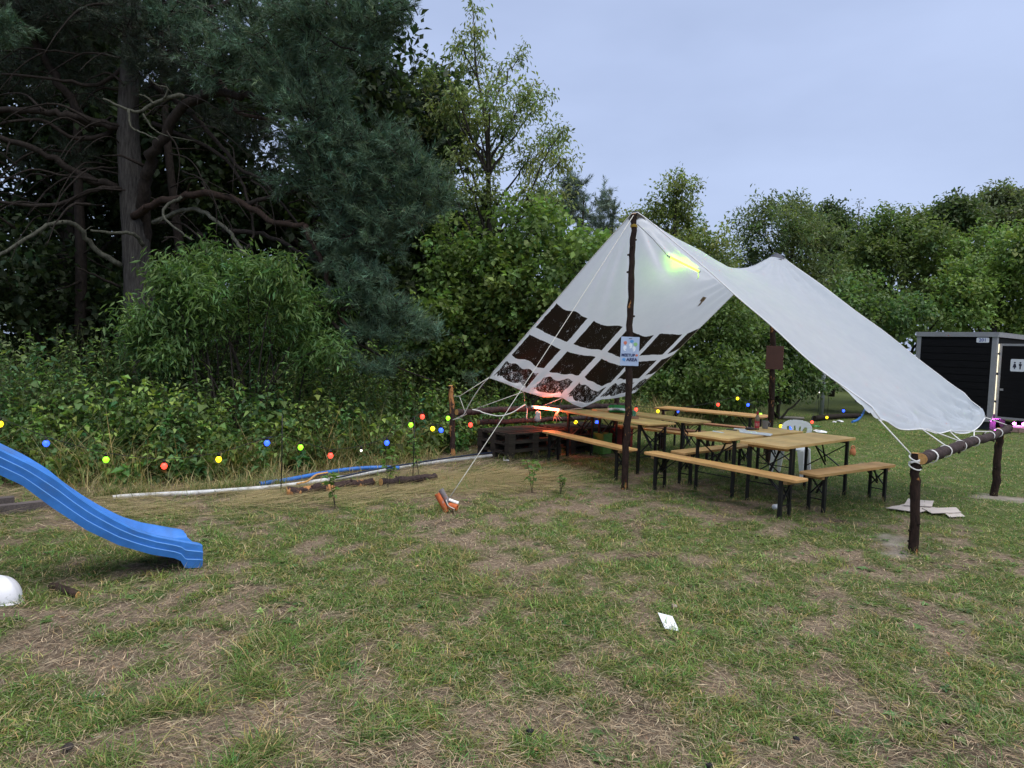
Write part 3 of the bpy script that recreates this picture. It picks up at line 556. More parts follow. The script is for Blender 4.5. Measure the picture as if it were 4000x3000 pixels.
br([(470, 741), (380, 741), (190, 804), (0, 785), (-150, 760)], 13.0, 11.8, .05, .02, bark_limb)
br([(470, 1040), (360, 960), (304, 880), (221, 867), (127, 918), (0, 994), (-100, 1040)], 13.0, 11.5, .05, .025, bark_lichen)
br([(560, 960), (520, 912), (443, 911), (354, 899)], 12.9, 12.2, .04, .02, bark_lichen)
br([(470, 1120), (380, 1080), (300, 1045)], 13, 12.2, .03, .012, bark_limb)
br([(354, 506), (304, 437), (209, 291), (120, 127), (60, -40)], 13.4, 12.6, .09, .05, bark_limb, 'limb')
br([(440, 520), (300, 540), (160, 470), (0, 480)], 13.2, 12.3, .05, .02, bark_limb)
br([(500, 260), (380, 330), (250, 315), (0, 285)], 13.2, 12.4, .045, .02, bark_limb)
br([(530, 150), (700, 180), (823, 253), (880, 354), (930, 437), (1076, 481), (1200, 589), (1330, 640), (1480, 680)], 13.2, 11.3, .055, .014, bark_red)
br([(590, 330), (747, 443), (848, 551), (937, 658), (1013, 696), (1127, 823), (1200, 930)], 13.2, 11.4, .05, .014, bark_limb)
br([(600, 480), (780, 560), (900, 640), (960, 760), (990, 900), (960, 980)], 13.1, 11.6, .04, .014, bark_limb)
br([(709, 772), (650, 805), (640, 850), (700, 900), (750, 940)], 12.2, 11.8, .03, .012, bark_lichen)
br([(600, 870), (734, 817), (823, 848), (905, 918), (950, 981), (1000, 1030)], 12.8, 11.4, .045, .025, bark_lichen)
br([(870, 900), (1006, 911), (1108, 950), (1203, 1000), (1330, 1050), (1480, 1060)], 12.2, 11.2, .045, .02, bark_limb)
br([(1100, 1165), (1152, 1171), (1304, 1209), (1384, 1195)], 11.2, 10.8, .03, .035, bark_limb)
br([(1300, 1260), (1380, 1330), (1450, 1370), (1570, 1440), (1700, 1490)], 10.9, 10.9, .03, .008, bark_limb)
br([(560, 90), (800, 40), (1050, -30), (1200, 16), (1281, 54), (1314, 84), (1390, 92), (1471, 70), (1553, 43), (1600, 30)], 13.1, 10.2, .07, .01, bark_limb)
br([(1300, 80), (1350, 130), (1420, 165), (1490, 195)], 10.6, 10.3, .02, .006, bark_limb)
br([(1080, -30), (1150, 60), (1250, 130), (1330, 180), (1420, 210)], 11, 10.5, .03, .008, bark_limb)
br([(1085, 398), (1160, 430), (1280, 470), (1400, 520), (1540, 560)], 11.6, 11, .04, .012, bark_limb)
br([(950, 800), (1100, 760), (1280, 720), (1450, 740), (1600, 770)], 11.8, 11.2, .045, .012, bark_limb)
for i in range(58):     # tangle of thin dark branches left of and above the trunk
    x0, y0 = q.uniform(-80, 620), q.uniform(-60, 900); sg_ = -1 if x0 < 500 else 1; a0 = q.uniform(-.5, .35); l0 = q.uniform(160, 460)
    br([(x0, y0), (x0+sg_*l0*.35*math.cos(a0), y0+l0*.35*math.sin(a0)-25), (x0+sg_*l0*.7*math.cos(a0+.2), y0+l0*.7*math.sin(a0+.2)-10), (x0+sg_*l0*math.cos(a0+.35), y0+l0*math.sin(a0+.35)+20)], q.uniform(12.2, 13.6), q.uniform(11.4, 13), q.uniform(.012, .03), .004, bark_limb, 'branch', 4, 5)
for i in range(26):     # fine dead twigs under the crown
    x0, y0 = q.uniform(600, 1200), q.uniform(420, 1050); a0 = q.uniform(-.2, 1.2); l0 = q.uniform(120, 330)
    br([(x0, y0), (x0+l0*.4*math.cos(a0), y0+l0*.4*math.sin(a0)-20), (x0+l0*math.cos(a0+.3), y0+l0*math.sin(a0+.3))], q.uniform(11.8, 12.8), q.uniform(11.2, 12.2), .016, .004, bark_limb, 'twig', 4, 5)
def pblob(L): return [(np.array(D(a_, b_, d_)), r_) for a_, b_, d_, r_ in L]
vis = [(900, 120, 12, .55), (1020, 60, 11.6, .5), (760, 120, 12.4, .5), (640, 60, 12.6, .5), (860, 260, 11.8, .55), (960, 210, 11.6, .5), (1060, 180, 11.4, .55), (1150, 110, 11.2, .5), (1230, 200, 11, .5), (1040, 310, 11.3, .5), (1140, 300, 11.2, .55), (1240, 330, 11.1, .55), (1180, 420, 11, .5), (1110, 380, 11.2, .4),
       (1280, 470, 11, .55), (1200, 540, 11.1, .5), (1340, 560, 11, .55), (1440, 560, 11, .5), (1520, 610, 11, .5), (1590, 620, 11, .45), (1640, 670, 11, .35), (1380, 670, 11.1, .55), (1480, 700, 11, .55), (1580, 740, 11, .5), (1670, 770, 11, .45), (1730, 780, 11, .22), (1300, 720, 11.2, .5), (1420, 800, 11.1, .55), (1530, 850, 11, .5), (1620, 860, 11, .4), (1330, 850, 11.2, .5), (1240, 640, 11.3, .45), (1150, 700, 11.4, .4), (1280, 950, 11.1, .45), (1380, 920, 11.1, .5), (1480, 960, 11.1, .45),
       (1300, 1040, 11, 0.31), (1390, 1090, 10.9, 0.33), (1480, 1060, 11, 0.31), (1350, 1170, 10.9, 0.28), (1450, 1190, 10.9, 0.31), (1540, 1230, 10.8, 0.33), (1620, 1280, 10.8, 0.31), (1690, 1310, 10.8, 0.23), (1500, 1310, 10.8, 0.28), (1400, 1300, 10.9, 0.23), (1340, 1390, 10.8, 0.20), (1430, 1440, 10.7, 0.22), (1520, 1450, 10.8, 0.20), (1600, 1400, 10.9, 0.20), (1840, 1480, 11.3, .16),
       (1250, 40, 10.6, .38), (1340, 30, 10.4, .4), (1430, 20, 10.3, .36), (1520, 40, 10.2, .32), (1580, 40, 10.2, .26), (1380, 110, 10.4, .34), (1460, 110, 10.3, .3), (1430, 175, 10.4, .28), (1500, 195, 10.3, .2), (1290, 120, 10.7, .34), (1200, 60, 10.9, .4), (30, 110, 10.5, .28), (0, 150, 10.5, .2)]
pine_crown(q, pblob(vis), 9100, 20, .11, .0088, (.078, .132, .084), pine, pb, 'crown')
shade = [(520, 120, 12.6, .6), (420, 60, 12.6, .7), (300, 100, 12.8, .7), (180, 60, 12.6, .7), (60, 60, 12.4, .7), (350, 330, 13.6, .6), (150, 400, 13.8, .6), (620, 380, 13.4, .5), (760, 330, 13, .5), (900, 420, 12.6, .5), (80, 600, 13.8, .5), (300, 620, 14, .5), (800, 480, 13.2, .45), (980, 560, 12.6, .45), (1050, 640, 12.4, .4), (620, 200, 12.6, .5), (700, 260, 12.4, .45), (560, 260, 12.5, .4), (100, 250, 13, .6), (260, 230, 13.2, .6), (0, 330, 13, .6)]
pine_crown(q, pblob(shade), 3400, 20, .11, .008, (.036, .052, .037), pine, pb, 'inner_crown')  # same needles in a darker colour, shade of the inner crown painted in
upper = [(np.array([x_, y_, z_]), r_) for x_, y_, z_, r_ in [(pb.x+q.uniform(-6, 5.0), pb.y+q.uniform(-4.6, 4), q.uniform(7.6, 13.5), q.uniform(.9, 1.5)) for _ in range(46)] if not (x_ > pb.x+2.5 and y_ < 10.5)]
pine_crown(q, upper, 4200, 22, .16, .014, (.030, .048, .035), pine, pb, 'shading_crown')  # unseen crown overhead, added to shade the wood; needles darkened as well
# --- dark wood behind the pine: single trees
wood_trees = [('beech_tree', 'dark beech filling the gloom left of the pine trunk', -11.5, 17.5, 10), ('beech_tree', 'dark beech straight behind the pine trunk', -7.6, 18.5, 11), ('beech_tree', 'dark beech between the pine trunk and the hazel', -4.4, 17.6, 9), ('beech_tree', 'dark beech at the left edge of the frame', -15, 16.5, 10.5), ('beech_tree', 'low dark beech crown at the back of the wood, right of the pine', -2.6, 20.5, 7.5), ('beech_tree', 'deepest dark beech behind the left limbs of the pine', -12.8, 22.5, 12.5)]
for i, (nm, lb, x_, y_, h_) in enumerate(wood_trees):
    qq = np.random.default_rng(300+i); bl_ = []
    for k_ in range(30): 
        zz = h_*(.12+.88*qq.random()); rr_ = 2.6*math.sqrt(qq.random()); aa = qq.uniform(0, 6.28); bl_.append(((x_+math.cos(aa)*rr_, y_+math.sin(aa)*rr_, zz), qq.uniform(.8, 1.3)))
    broadleaf(nm, lb, 'tree', (x_, y_, 0), bl_, 1900, 13, .20, .68, (.028, .045, .020), (.04, .06, .025), .2, .42, .2, 310+i, .05, group='beech trees in the gloom behind the pine')  # leaf colour darkened to stand for the gloom under the canopy
# thinner dark stems seen between the branches
for i, (px_, d_, r_, lb) in enumerate(((690, 15.5, .13, 'dark straight stem close right of the pine trunk'), (300, 16, .15, 'dark leaning stem left of the pine trunk'), (1190, 16.5, .10, 'slim dark stem right of the bushy narrow-leaved shrub'))):
    b0 = D(px_, 1500, d_); b0.z = 0; t = thing('dead_stem', lb, 'tree', b0); mb = MB(); P = smooth_path([(0, 0, -.1), (.1, 0, 3), (.25*(i-1), 0, 6), (.5*(i-1), 0, 9.5)], 5); mm = len(P)
    mb.tube(P, [r_*(1-.6*j/mm) for j in range(mm)], 9, jit=.06)
    mb.build('trunk', bark_limb, t, True); mb = MB()
    for k_ in range(16):
        p = P[int(q.uniform(4, mm-1))]; a_ = q.uniform(0, 6.28); l_ = q.uniform(.6, 1.8); limb(mb, p, p+Vector((math.cos(a_)*l_, math.sin(a_)*l_, q.uniform(-.4, .3))), .025, .006, q, 5)
    mb.build('branches', bark_limb, t, True)['kind'] = 'stuff'
# --- small pines on the skyline behind the airy tree
for i, (px_, topy, d_, w_, lb) in enumerate(((2250, 670, 26, 70, 'young pine top peeping out right of the airy tree'), (2365, 715, 30, 45, 'small distant pine tip near the front pole top'), (2130, 760, 27, 100, 'bluish young pine half hidden behind the airy tree'))):
    b0 = D(px_, 1500, d_); b0.z = 0; t = thing('young_pine', lb, 'tree', b0, group='young pines on the skyline'); top_ = D(px_, topy, d_); mb = MB(); mb.tube([(0, 0, 0), (0, 0, top_.z*.5), (0, 0, top_.z*.9)], [.12, .09, .03], 7); mb.build('trunk', bark_tree, t)
    bl_ = []
    for k_ in range(16):
        f_ = (k_+.5)/16; yy = topy+30+f_*420; hw = w_*(.2+1.3*f_**.8); bl_.append((np.array(D(px_+q.uniform(-hw, hw), yy, d_+q.uniform(-.6, .6))), .55))
    pine_crown(q, bl_, 1300, 16, .17, .02, (.115, .155, .115), t, b0)
# ================================================================== LOG FRAME AND POLES
def log(P, r, mat, name, parent, loc, n=14, k=7, taper=.9, wig=.12, ends=True, knots=5, seed=0):
    q = np.random.default_rng(seed+900); S = smooth_path(P, k); m_ = len(S); mb = MB(); S = [p+Vector(q.normal(0, r*wig, 3)) for p in S]
    mb.tube(S, [r*(1-(1-taper)*i/(m_-1))*(1+q.normal(0, .035)) for i in range(m_)], n, jit=.05)
    for _ in range(knots):
        i = int(q.uniform(1, m_-1)); d_ = Vector(q.normal(0, 1, 3)); d_ -= d_.project(S[min(i+1, m_-1)]-S[i-1]); d_.normalize(); mb.tube([S[i]+d_*r*.6, S[i]+d_*r*1.25], [r*.35, r*.22], 7)
    o = mb.build(name, mat, parent, True, loc, 50)
    if parent: 
        for v in o.data.vertices: v.co = Vector(v.co)
    if ends:
        for e, (a_, b_) in enumerate(((S[0], S[1]), (S[-1], S[-2]))):
            d_ = (a_-b_).normalized(); rr_ = r*(1 if e == 0 else taper)*.93; c = MB(); c.tube([a_+d_*.001, a_+d_*.005], [rr_, rr_*.97], n); co = c.build('cut_end', cut_wood, o, loc=None)
            if loc is not None:
                for v in co.data.vertices: v.co = Vector(v.co)-Vector(loc)
    return o
FB = G(2437, 1903); FT = D(2478, 838, FB.y); BB = G(3001, 1806); BT = D(3032, 997, BB.y)
def pole(base, top, r, label, seed):
    t = thing('tarp_pole', label, 'pole', base, group='poles holding up the tarp'); b = Vector(base); m1 = b.lerp(top, .35)+Vector((.015, 0, 0)); m2 = b.lerp(top, .7)-Vector((.01, 0, 0))
    log([Vector((0, 0, -.15)), m1-b, m2-b, Vector(top)-b], r, bark_pole, 'log', t, None, seed=seed, k=10, taper=.78, knots=9); return t
p_front = pole(FB, FT, .048, 'tall dark front pole carrying the blue meetup area sign', 1)
mb = MB()
for j in range(3):
    z_ = FT.z-.14-j*.012; x_ = FB.lerp(FT, z_/FT.z)-FB; mb.tube([(x_.x+math.cos(a)*.043, x_.y+math.sin(a)*.043, z_+.004*math.sin(a*3)) for a in np.linspace(0, 6.28, 17)], .006, 5)
mb.build('yellow_strap', plain('yellow_strap', (.35, .24, .04), .6), p_front)
p_back = pole(BB, BT, .052, 'rear dark pole carrying a plain brown board', 2)
brown = plain('brown_board', (.075, .030, .022), .6, .15, 5)
c_ = D(3026, 1397, BB.y-.06)-BB; mb = MB(); mb.box(c_, (.285, .012, .40), Matrix.Rotation(R(-8), 3, 'Z')); t = tag(mb.build('brown_sign_board', brown, None, loc=None), 'plain reddish brown board nailed to the rear pole', 'board')
t.data.transform(Matrix.Translation(-Vector((c_.x, c_.y, c_.z-.2)))); t.location = BB+Vector((c_.x, c_.y, c_.z-.2))
# right rail
RN, RF = G(3568, 2158), G(3885, 1930); RNt, RFt = D(3577, 1772, RN.y), D(3906, 1672, RF.y)
rr = thing('log_rail', 'low log rail on two stakes tied to the right edge of the tarp', 'rail', RN, group='log rails')
log([Vector((0, 0, -.2)), (RNt-RN)*.5+Vector((.008, 0, 0)), RNt-RN], .043, bark_pole, 'post', rr, None, seed=3, taper=.95)
log([RF-RN-Vector((0, 0, .2)), RF.lerp(RFt, .5)-RN, RFt-RN], .05, bark_pole, 'post', rr, None, seed=4, taper=.95)
ra, rb = D(3604, 1794, RN.y-.06), D(3945, 1674, RF.y+.18)
log([ra-RN, ra.lerp(rb, .33)-RN+Vector((0, 0, .01)), ra.lerp(rb, .66)-RN-Vector((0, 0, .01)), rb-RN], .056, bark_rail, 'rail', rr, None, seed=5, k=10, taper=.88, knots=9)
ax = (rb-ra).normalized()
def wrap(mb, c, axis, r, turns=2, tw=.0052, n=18):
    u = axis.cross(Vector((0, 0, 1))).normalized(); w = axis.cross(u); 
    mb.tube([c+axis*(tw*1.9*a/6.283)+u*math.cos(a)*r+w*math.sin(a)*r for a in np.linspace(0, 6.283*turns, n*turns)], tw, 5)
for f_ in (.06, .185, .33, .48, .68, .80):
    mb = MB(); wrap(mb, ra.lerp(rb, f_)-RN, ax, .061-.008*f_, 3 if f_ < .1 else 2); mb.build('rope_lashing', rope_w, rr)
for j in range(4):
    mb = MB(); mb.tube([RNt-RN+Vector((math.cos(a)*.05, math.sin(a)*.05, -.04-.028*j+.025*math.sin(a*1.0+j*2))) for a in np.linspace(0, 6.28, 15)], .0065, 5); mb.build('rope_lashing', rope_w, rr)
# left rail
LP = D(1778, 1600, 11.3); LP.z = 0; LPt = D(1760, 1507, 11.3); la, lb_ = D(1782, 1611, 11.26), D(2445, 1582, 14.3); LQ = Vector((D(2412, 1500, 14.1).x, 14.1, 0))
lr = thing('log_rail', 'log rail with a tall split post tied to the left edge of the tarp', 'rail', LP, group='log rails')
log([Vector((0, 0, -.2)), (LPt-LP)*.5, LPt-LP], .047, bark_peeled, 'post', lr, None, seed=6)
log([LQ-LP-Vector((0, 0, .2)), LQ-LP+Vector((0, 0, .5)), LQ-LP+Vector((0, 0, .98))], .06, bark_pole, 'post', lr, None, seed=7)
log([la-LP, la.lerp(lb_, .4)-LP+Vector((0, 0, .02)), la.lerp(lb_, .7)-LP, lb_-LP], .055, bark_rail, 'rail', lr, None, seed=8, k=10, knots=8)
# ================================================================== TARP
s_r = [0, .33, .62, .86, 1]; Rp = [D(3435, 1640, 6.62), D(3602, 1677, 7.5), D(3712, 1688, 8.4), D(3806, 1680, 9.1), D(3848, 1630, 9.45)]
s_l = [0, .2, .32, .44, .52, .585, .70, .9, 1]; Lp = [D(1910, 1475, 10.75), D(2048, 1528, 11.4), D(2122, 1549, 11.7), D(2195, 1553, 12.05), D(2238, 1577, 12.3), D(2277, 1592, 12.5), D(2342, 1562, 12.85), D(2440, 1549, 13.4), D(2483, 1532, 13.7)]
def interp3(ss, P, s): return np.stack([np.interp(s, ss, [p[k] for p in P]) for k in range(3)], -1)
def tarp(s, t):
    s = np.asarray(s, float); t = np.asarray(t, float); A = np.array(FT)+[0, 0, .03]; B = np.array(BT)+[0, 0, .03]
    rid = A+(B-A)*s[..., None]; rid[..., 2] -= .46*4*s*(1-s)*(.82+.36*s)
    Rr = interp3(s_r, Rp, s); Ll = interp3(s_l, Lp, s)
    for (ss, amp) in ((s_r, .05),):      # scallops between the tie points
        for a_, b_ in zip(ss[:-1], ss[1:]):
            k = (s >= a_) & (s <= b_); Rr[..., 2] -= np.where(k, amp*np.sin(np.pi*np.clip((s-a_)/(b_-a_), 0, 1))*.6, 0)
    w = .012+.26*np.sin(np.pi*np.clip(s, 0, 1))**1.4; sa = (np.sqrt(t*t+w*w)-w)/(np.sqrt(1+w*w)-w)
    P = rid+(t/2)[..., None]*(Rr-Ll)+(sa)[..., None]*((Rr+Ll)/2-rid)
    at_ = np.abs(t)
    P[..., 2] += np.where(t > 0, .08*np.sin(np.pi*at_**1.5)*s**1.5, 0)                 # far right edge bellies up
    P[..., 2] -= np.where(t < 0, .10*np.sin(np.pi*at_)*np.sin(np.pi*s), .02*np.sin(np.pi*at_)*np.sin(np.pi*s))
    # pulls towards poles and ties
    th = np.arctan2(at_+1e-6, s+1e-6); th2 = np.arctan2(at_+1e-6, 1-s+1e-6); rA = np.hypot(s, at_); rB = np.hypot(1-s, at_)
    wr = .026*np.sin(th*24+2*np.sin(th*5))*np.exp(-((rA-.28)/.26)**2)+.022*np.sin(th2*22)*np.exp(-((rB-.24)/.22)**2)
    for ss in (.0, .33, .62, .86, 1): 
        a2 = np.arctan2(1-t+1e-6, s-ss); r2 = np.hypot(1-t, s-ss); wr = wr+.034*np.sin(a2*13)*np.exp(-(r2/.15)**2)*np.clip(r2/.02, 0, 1)
    for ss in (.0, .2, .44, .7, 1): 
        a2 = np.arctan2(1+t+1e-6, s-ss); r2 = np.hypot(1+t, s-ss); wr = wr+.034*np.sin(a2*13)*np.exp(-(r2/.17)**2)*np.clip(r2/.02, 0, 1)
    wr = wr+np.where(t > 0, .016*np.sin(s*15+at_*7+2*np.sin(s*6))*np.exp(-((at_-.85)/.22)**2), 0)+.008*np.sin(t*9+s*22+3*np.sin(t*4))*np.where(t < 0, 1, .6)+.012*np.exp(-((s-.5-.12*np.sin(t*2))/.025)**2)*np.where(t > 0, 1, .6)+.009*np.sin((s*1.4-at_)*17)*np.exp(-((at_-.62)/.25)**2)+(fbm(s*9+4, t*9+7, 3)-.5)*.028*np.sin(np.pi*np.clip(s, .0, 1))**.3
    P[..., 2] += wr*1.0; P[..., 0] += wr*.5; P[..., 1] -= wr*.3
    return P
ns, ntt = 110, 190; sv = np.linspace(0, 1, ns); tv = np.linspace(-1, 1, ntt); S_, T_ = np.meshgrid(sv, tv, indexing='ij'); TP = tarp(S_, T_)
ii = (np.arange(ns-1)[:, None]*ntt+np.arange(ntt-1)[None]).ravel(); Fc = np.stack([ii, ii+1, ii+ntt+1, ii+ntt], 1)
m, nt, bs, out = nodes('tarp_fabric')
at = N(nt, 'ShaderNodeAttribute', attribute_name='st'); sep = N(nt, 'ShaderNodeSeparateXYZ'); nt.links.new(at.outputs['Vector'], sep.inputs[0])
def mth(op, a_, b_=None, c_=None):
    n = N(nt, 'ShaderNodeMath', operation=op)
    for i, v in enumerate((a_, b_, c_)):
        if v is None: continue
        if isinstance(v, (int, float)): n.inputs[i].default_value = v
        else: nt.links.new(v, n.inputs[i])
    return n.outputs[0]
n5 = noise(nt, 7, 5, .7); n6 = noise(nt, 60, 10, .85, (1, 1, .45)); n7 = noise(nt, 6, 8, .8, (2.5, 1.2, .6))
ws = mth('ADD', sep.outputs[0], mth('MULTIPLY', mth('SUBTRACT', n5.outputs[0], .5), .014)); wt = mth('ADD', mth('MULTIPLY', sep.outputs[1], -1), mth('MULTIPLY', mth('SUBTRACT', n5.outputs[0], .5), .012))
def band(v, a_, b_): return mth('MULTIPLY', mth('GREATER_THAN', v, a_), mth('LESS_THAN', v, b_))
colm = None
for k_ in range(5):
    b = band(ws, .012+.222*k_, .012+.222*k_+.182); colm = b if colm is None else mth('ADD', colm, b)
rowm = mth('ADD', mth('ADD', band(wt, .505, .655), band(wt, .70, .835)), band(wt, .875, .972))
paint = mth('MULTIPLY', colm, rowm)
wear = mth('ADD', mth('MULTIPLY', n6.outputs[0], .55), mth('MULTIPLY', n7.outputs[0], .45))
lim = mth('SUBTRACT', .585, mth('MULTIPLY', mth('GREATER_THAN', wt, .86), .045)); paint = mth('MULTIPLY', paint, mth('LESS_THAN', wear, lim))
fab = ramp(nt, n5.outputs[0], [(.3, (.49, .55, .65)), (.7, (.57, .63, .72))])
wv = N(nt, 'ShaderNodeTexWave', wave_type='BANDS', bands_direction='DIAGONAL'); wv.inputs['Scale'].default_value = 60
mc = N(nt, 'ShaderNodeMix', data_type='RGBA'); nt.links.new(paint, mc.inputs[0]); nt.links.new(fab.outputs[0], mc.inputs[6]); mc.inputs[7].default_value = (.016, .013, .011, 1)
nt.links.new(mc.outputs[2], bs.inputs['Base Color']); bs.inputs['Roughness'].default_value = .75; bs.inputs['Specular IOR Level'].default_value = .25
bump(nt, bs, n6.outputs[0], .12, .01)
tr = N(nt, 'ShaderNodeBsdfTranslucent'); mt = N(nt, 'ShaderNodeMix', data_type='RGBA'); nt.links.new(paint, mt.inputs[0]); mt.inputs[6].default_value = (.80, .85, .92, 1); mt.inputs[7].default_value = (.016, .012, .009, 1); nt.links.new(mt.outputs[2], tr.inputs[0]); mx = N(nt, 'ShaderNodeMixShader'); mx.inputs[0].default_value = .48
nt.links.new(bs.outputs[0], mx.inputs[1]); nt.links.new(tr.outputs[0], mx.inputs[2]); nt.links.new(mx.outputs[0], out.inputs[0])
org = Vector(FB)
tarp_t = thing('tarp', 'white tarp stretched over two poles with worn black painted squares on its lower left', 'tarp', org)
to = mesh_np('sheet', TP.reshape(-1, 3)-np.array(org), Fc, m, tarp_t, smooth=True)
a = to.data.attributes.new('st', 'FLOAT_VECTOR', 'POINT'); st3 = np.stack([S_.ravel(), T_.ravel(), 0*S_.ravel()], 1).astype(np.float32); a.data.foreach_set('vector', st3.ravel())
hem = plain('hem', (.72, .73, .75), .7, .08)
mb = MB()
for ed in (TP[:, 0], TP[:, -1], TP[0], TP[-1]): mb.tube([Vector(p)-org for p in ed[::3]], .007, 5)
mb.build('hem', hem, tarp_t, True)
navy = plain('navy_tape', (.035, .04, .06), .55, .2)
for s0, s1, t0, t1 in ((0, .035, -.04, .045), (.965, 1, -.04, .05)):
    mb = MB(); u, v = np.meshgrid(np.linspace(s0, s1, 4), np.linspace(t0, t1, 7), indexing='ij'); Q = tarp(u, v).reshape(-1, 3)+[0, 0, .012]-np.array(org); mb.add([tuple(p) for p in Q], [(i*7+j, i*7+j+1, (i+1)*7+j+1, (i+1)*7+j) for i in range(3) for j in range(6)]); mb.build('corner_patch', navy, tarp_t, True)
def find_st(px_, py_, left=True):
    d_ = np.array(ray(px_, py_)); d_ = d_/np.linalg.norm(d_); V_ = TP-np.array([0, 0, CAMH]); dp = V_@d_; e = np.linalg.norm(V_-dp[..., None]*d_, axis=-1); e = np.where((T_ < 0) == left, e, 9); i, j = np.unravel_index(e.argmin(), e.shape); return S_[i, j], T_[i, j]
def patch_px(pts, off, mat, name):
    mb = MB(); V_ = []
    for a_, b_ in pts:
        s0, t0 = find_st(a_, b_); p = Vector(tarp(np.array([s0]), np.array([t0]))[0]); p = p+(Vector((0, 0, CAMH))-p).normalized()*off; V_.append(p-org)
    mb.add(V_, [tuple(range(len(V_)))]); return mb.build(name, mat, tarp_t)
tape = plain('brown_tape', (.22, .15, .10), .5, .15)
patch_px([(2733, 1175), (2744, 1162), (2761, 1161), (2747, 1176)], .015, tape, 'brown_tape'); patch_px([(2744, 1172), (2757, 1166), (2737, 1190), (2726, 1196)], .021, tape, 'brown_tape')
# ropes
def rope(P, r, label, mat=rope_m, group='guy ropes of the tarp', sub=None):
    P = [Vector(p) for p in P]; o = P[-1].copy(); mb = MB(); mb.tube(P, r, 6); return tag(mb.build('rope', mat, None, True, o), label, 'rope', group)
AN = G(1757, 1975); AN.z = .10
rope(hang(FT+Vector((-.02, -.05, -.02)), AN, .03, 14), .0042, 'long thin guy rope from the front pole top down to the orange bricks')
for f_, p, lb in ((.03, Rp[0], 'thick rope from the near right tarp corner to the rail end'), (.185, Rp[1], 'second rope from the right along the tarp hem down to the rail'), (.33, Rp[2], 'third tie rope between the right tarp hem and the log rail'), (.48, Rp[3], 'fourth tie rope between the right tarp hem and the log rail')):
    e = ra.lerp(rb, f_ if f_ > .05 else .0)+Vector((0, 0, .06)); e = RNt-Vector((0, 0, .05)) if f_ < .05 else e; rope(hang(p, e, .0, 2), .0065, lb, rope_w)
rope([Rp[1]+Vector((.1, .1, 0)), ra.lerp(rb, .32)+Vector((0, 0, .06))], .006, 'slack thin cord crossing between the right hem and the rail', rope_w)
rope([Rp[2]+Vector((.15, .15, .0)), ra.lerp(rb, .66)+Vector((0, 0, .06))], .006, 'thin cord running almost level from the hem to the far half of the rail', rope_w)
rope([Rp[4], ra.lerp(rb, .97)+Vector((0, 0, .05))], .007, 'short rope from the frayed far right tarp corner to the rail end', rope_w)
kn = D(1795, 1548, 11.2)
rope([Lp[0], kn, LPt-Vector((-.04, 0, .17))], .007, 'rope from the left tarp corner to the top of the split post')
rope(hang(Lp[0], D(1812, 1620, 11.2), -.06, 8)+[D(1770, 1640, 11.25)], .008, 'looser rope from the left tarp corner to the lower split post', rope_w)
rope([kn, D(1813, 1600, 11.2), D(1822, 1618, 11.22), D(1790, 1635, 11.22), D(1768, 1640, 11.24)], .006, 'short knotted rope end hanging on the split post')
rope([D(2048, 1529, 11.4), D(1850, 1600, 11.42)], .006, 'thin rope running from the left hem down to the left rail')
rope([D(2046, 1530, 11.4), D(2051, 1590, 12.1)], .005, 'short vertical cord from the left hem to the rail')
rope([D(2195, 1555, 12.05), D(2110, 1590, 12.2)], .006, 'rope glowing red between the left hem and the rail by the lamp')
rope([D(2197, 1557, 12.05), D(2184, 1590, 12.7)], .005, 'thin cord from the middle of the left hem down to the rail')
rope([D(2277, 1594, 12.5), D(2205, 1602, 12.9)], .006, 'last cord between the lowest point of the hem and the rail')
rope(smooth_path([D(1845, 1600, 11.3), D(1872, 1605, 11.3), D(1893, 1614, 11.3), D(1950, 1625, 11.4), D(2000, 1612, 11.5), D(2035, 1590, 11.6), D(2052, 1582, 11.7), D(2058, 1600, 11.8), D(2056, 1638, 11.8)], 5), .010, 'white cable looping loosely along the left rail towards the lamp', rope_w, None)
# ================================================================== BEER TABLES AND BENCHES
def trestle(mb_l, parent, x, W, H, lw, sgn, bench):
    hw = W/2-.035
    for sy in (-1, 1):
        m1 = MB(); m1.box((x, sy*hw, H/2), (lw*(1.0 if sy < 0 else .7), lw*.8, H)); m1.build('leg', black_steel, parent)
    m2 = MB(); zl = H*.42
    m2.bar((x, -hw, H*.93), (x, hw, zl), .018, .012); m2.bar((x+.014, hw, H*.93), (x+.014, -hw, zl), .018, .012); m2.box((x, 0, H-.02), (.03, hw*2-.04, .03)); m2.box((x, 0, H*.34), (.010, hw*2-.03, .012)); m2.build('cross_brace', black_steel, parent)
    m3 = MB(); dx = -sgn*(.34 if not bench else .26)
    m3.bar((x, 0, H*.5), (x+dx, .03, H-.01), .022, .01); m3.bar((x, 0, H*.56), (x+dx*.7, -.04, H-.01), .018, .01); m3.build('folding_strut', black_steel, parent)
def beer(label, cat, c, yaw, L, W, H, top, th=.026, grp=None, bench=False):
    t = thing('beer_table' if not bench else 'beer_bench', label, cat, (c[0], c[1], 0), R(yaw), grp)
    mb = MB(); mb.prism(rrect(L, W, .035, 4), H-th, H, .004); mb.build('table_top' if not bench else 'seat', top, t)
    for sx in (-1, 1):
        x = sx*(L/2-.20); m1 = MB(); m1.box((x+sx*.055, 0, H-th-.021), (.05, W*.82, .040)); m1.build('batten', batten_m, t)
        trestle(None, t, x, W, H-th-.001, .042, sx, bench)
    if not bench:      # middle board edges: glued planks
        pass
    return t
TG, BG = 'beer tables under the tarp', 'beer benches under the tarp'
T1 = beer('wooden beer table left of the front pole holding a can in a round bowl', 'table', (1.67, 10.92), -57.2, 2.12, .60, .77, table_top, grp=TG)
T2 = beer('narrow beer table behind the front pole with the green bag on it', 'table', (2.30, 11.42), -52, 2.2, .50, .77, table_top, .030, grp=TG)
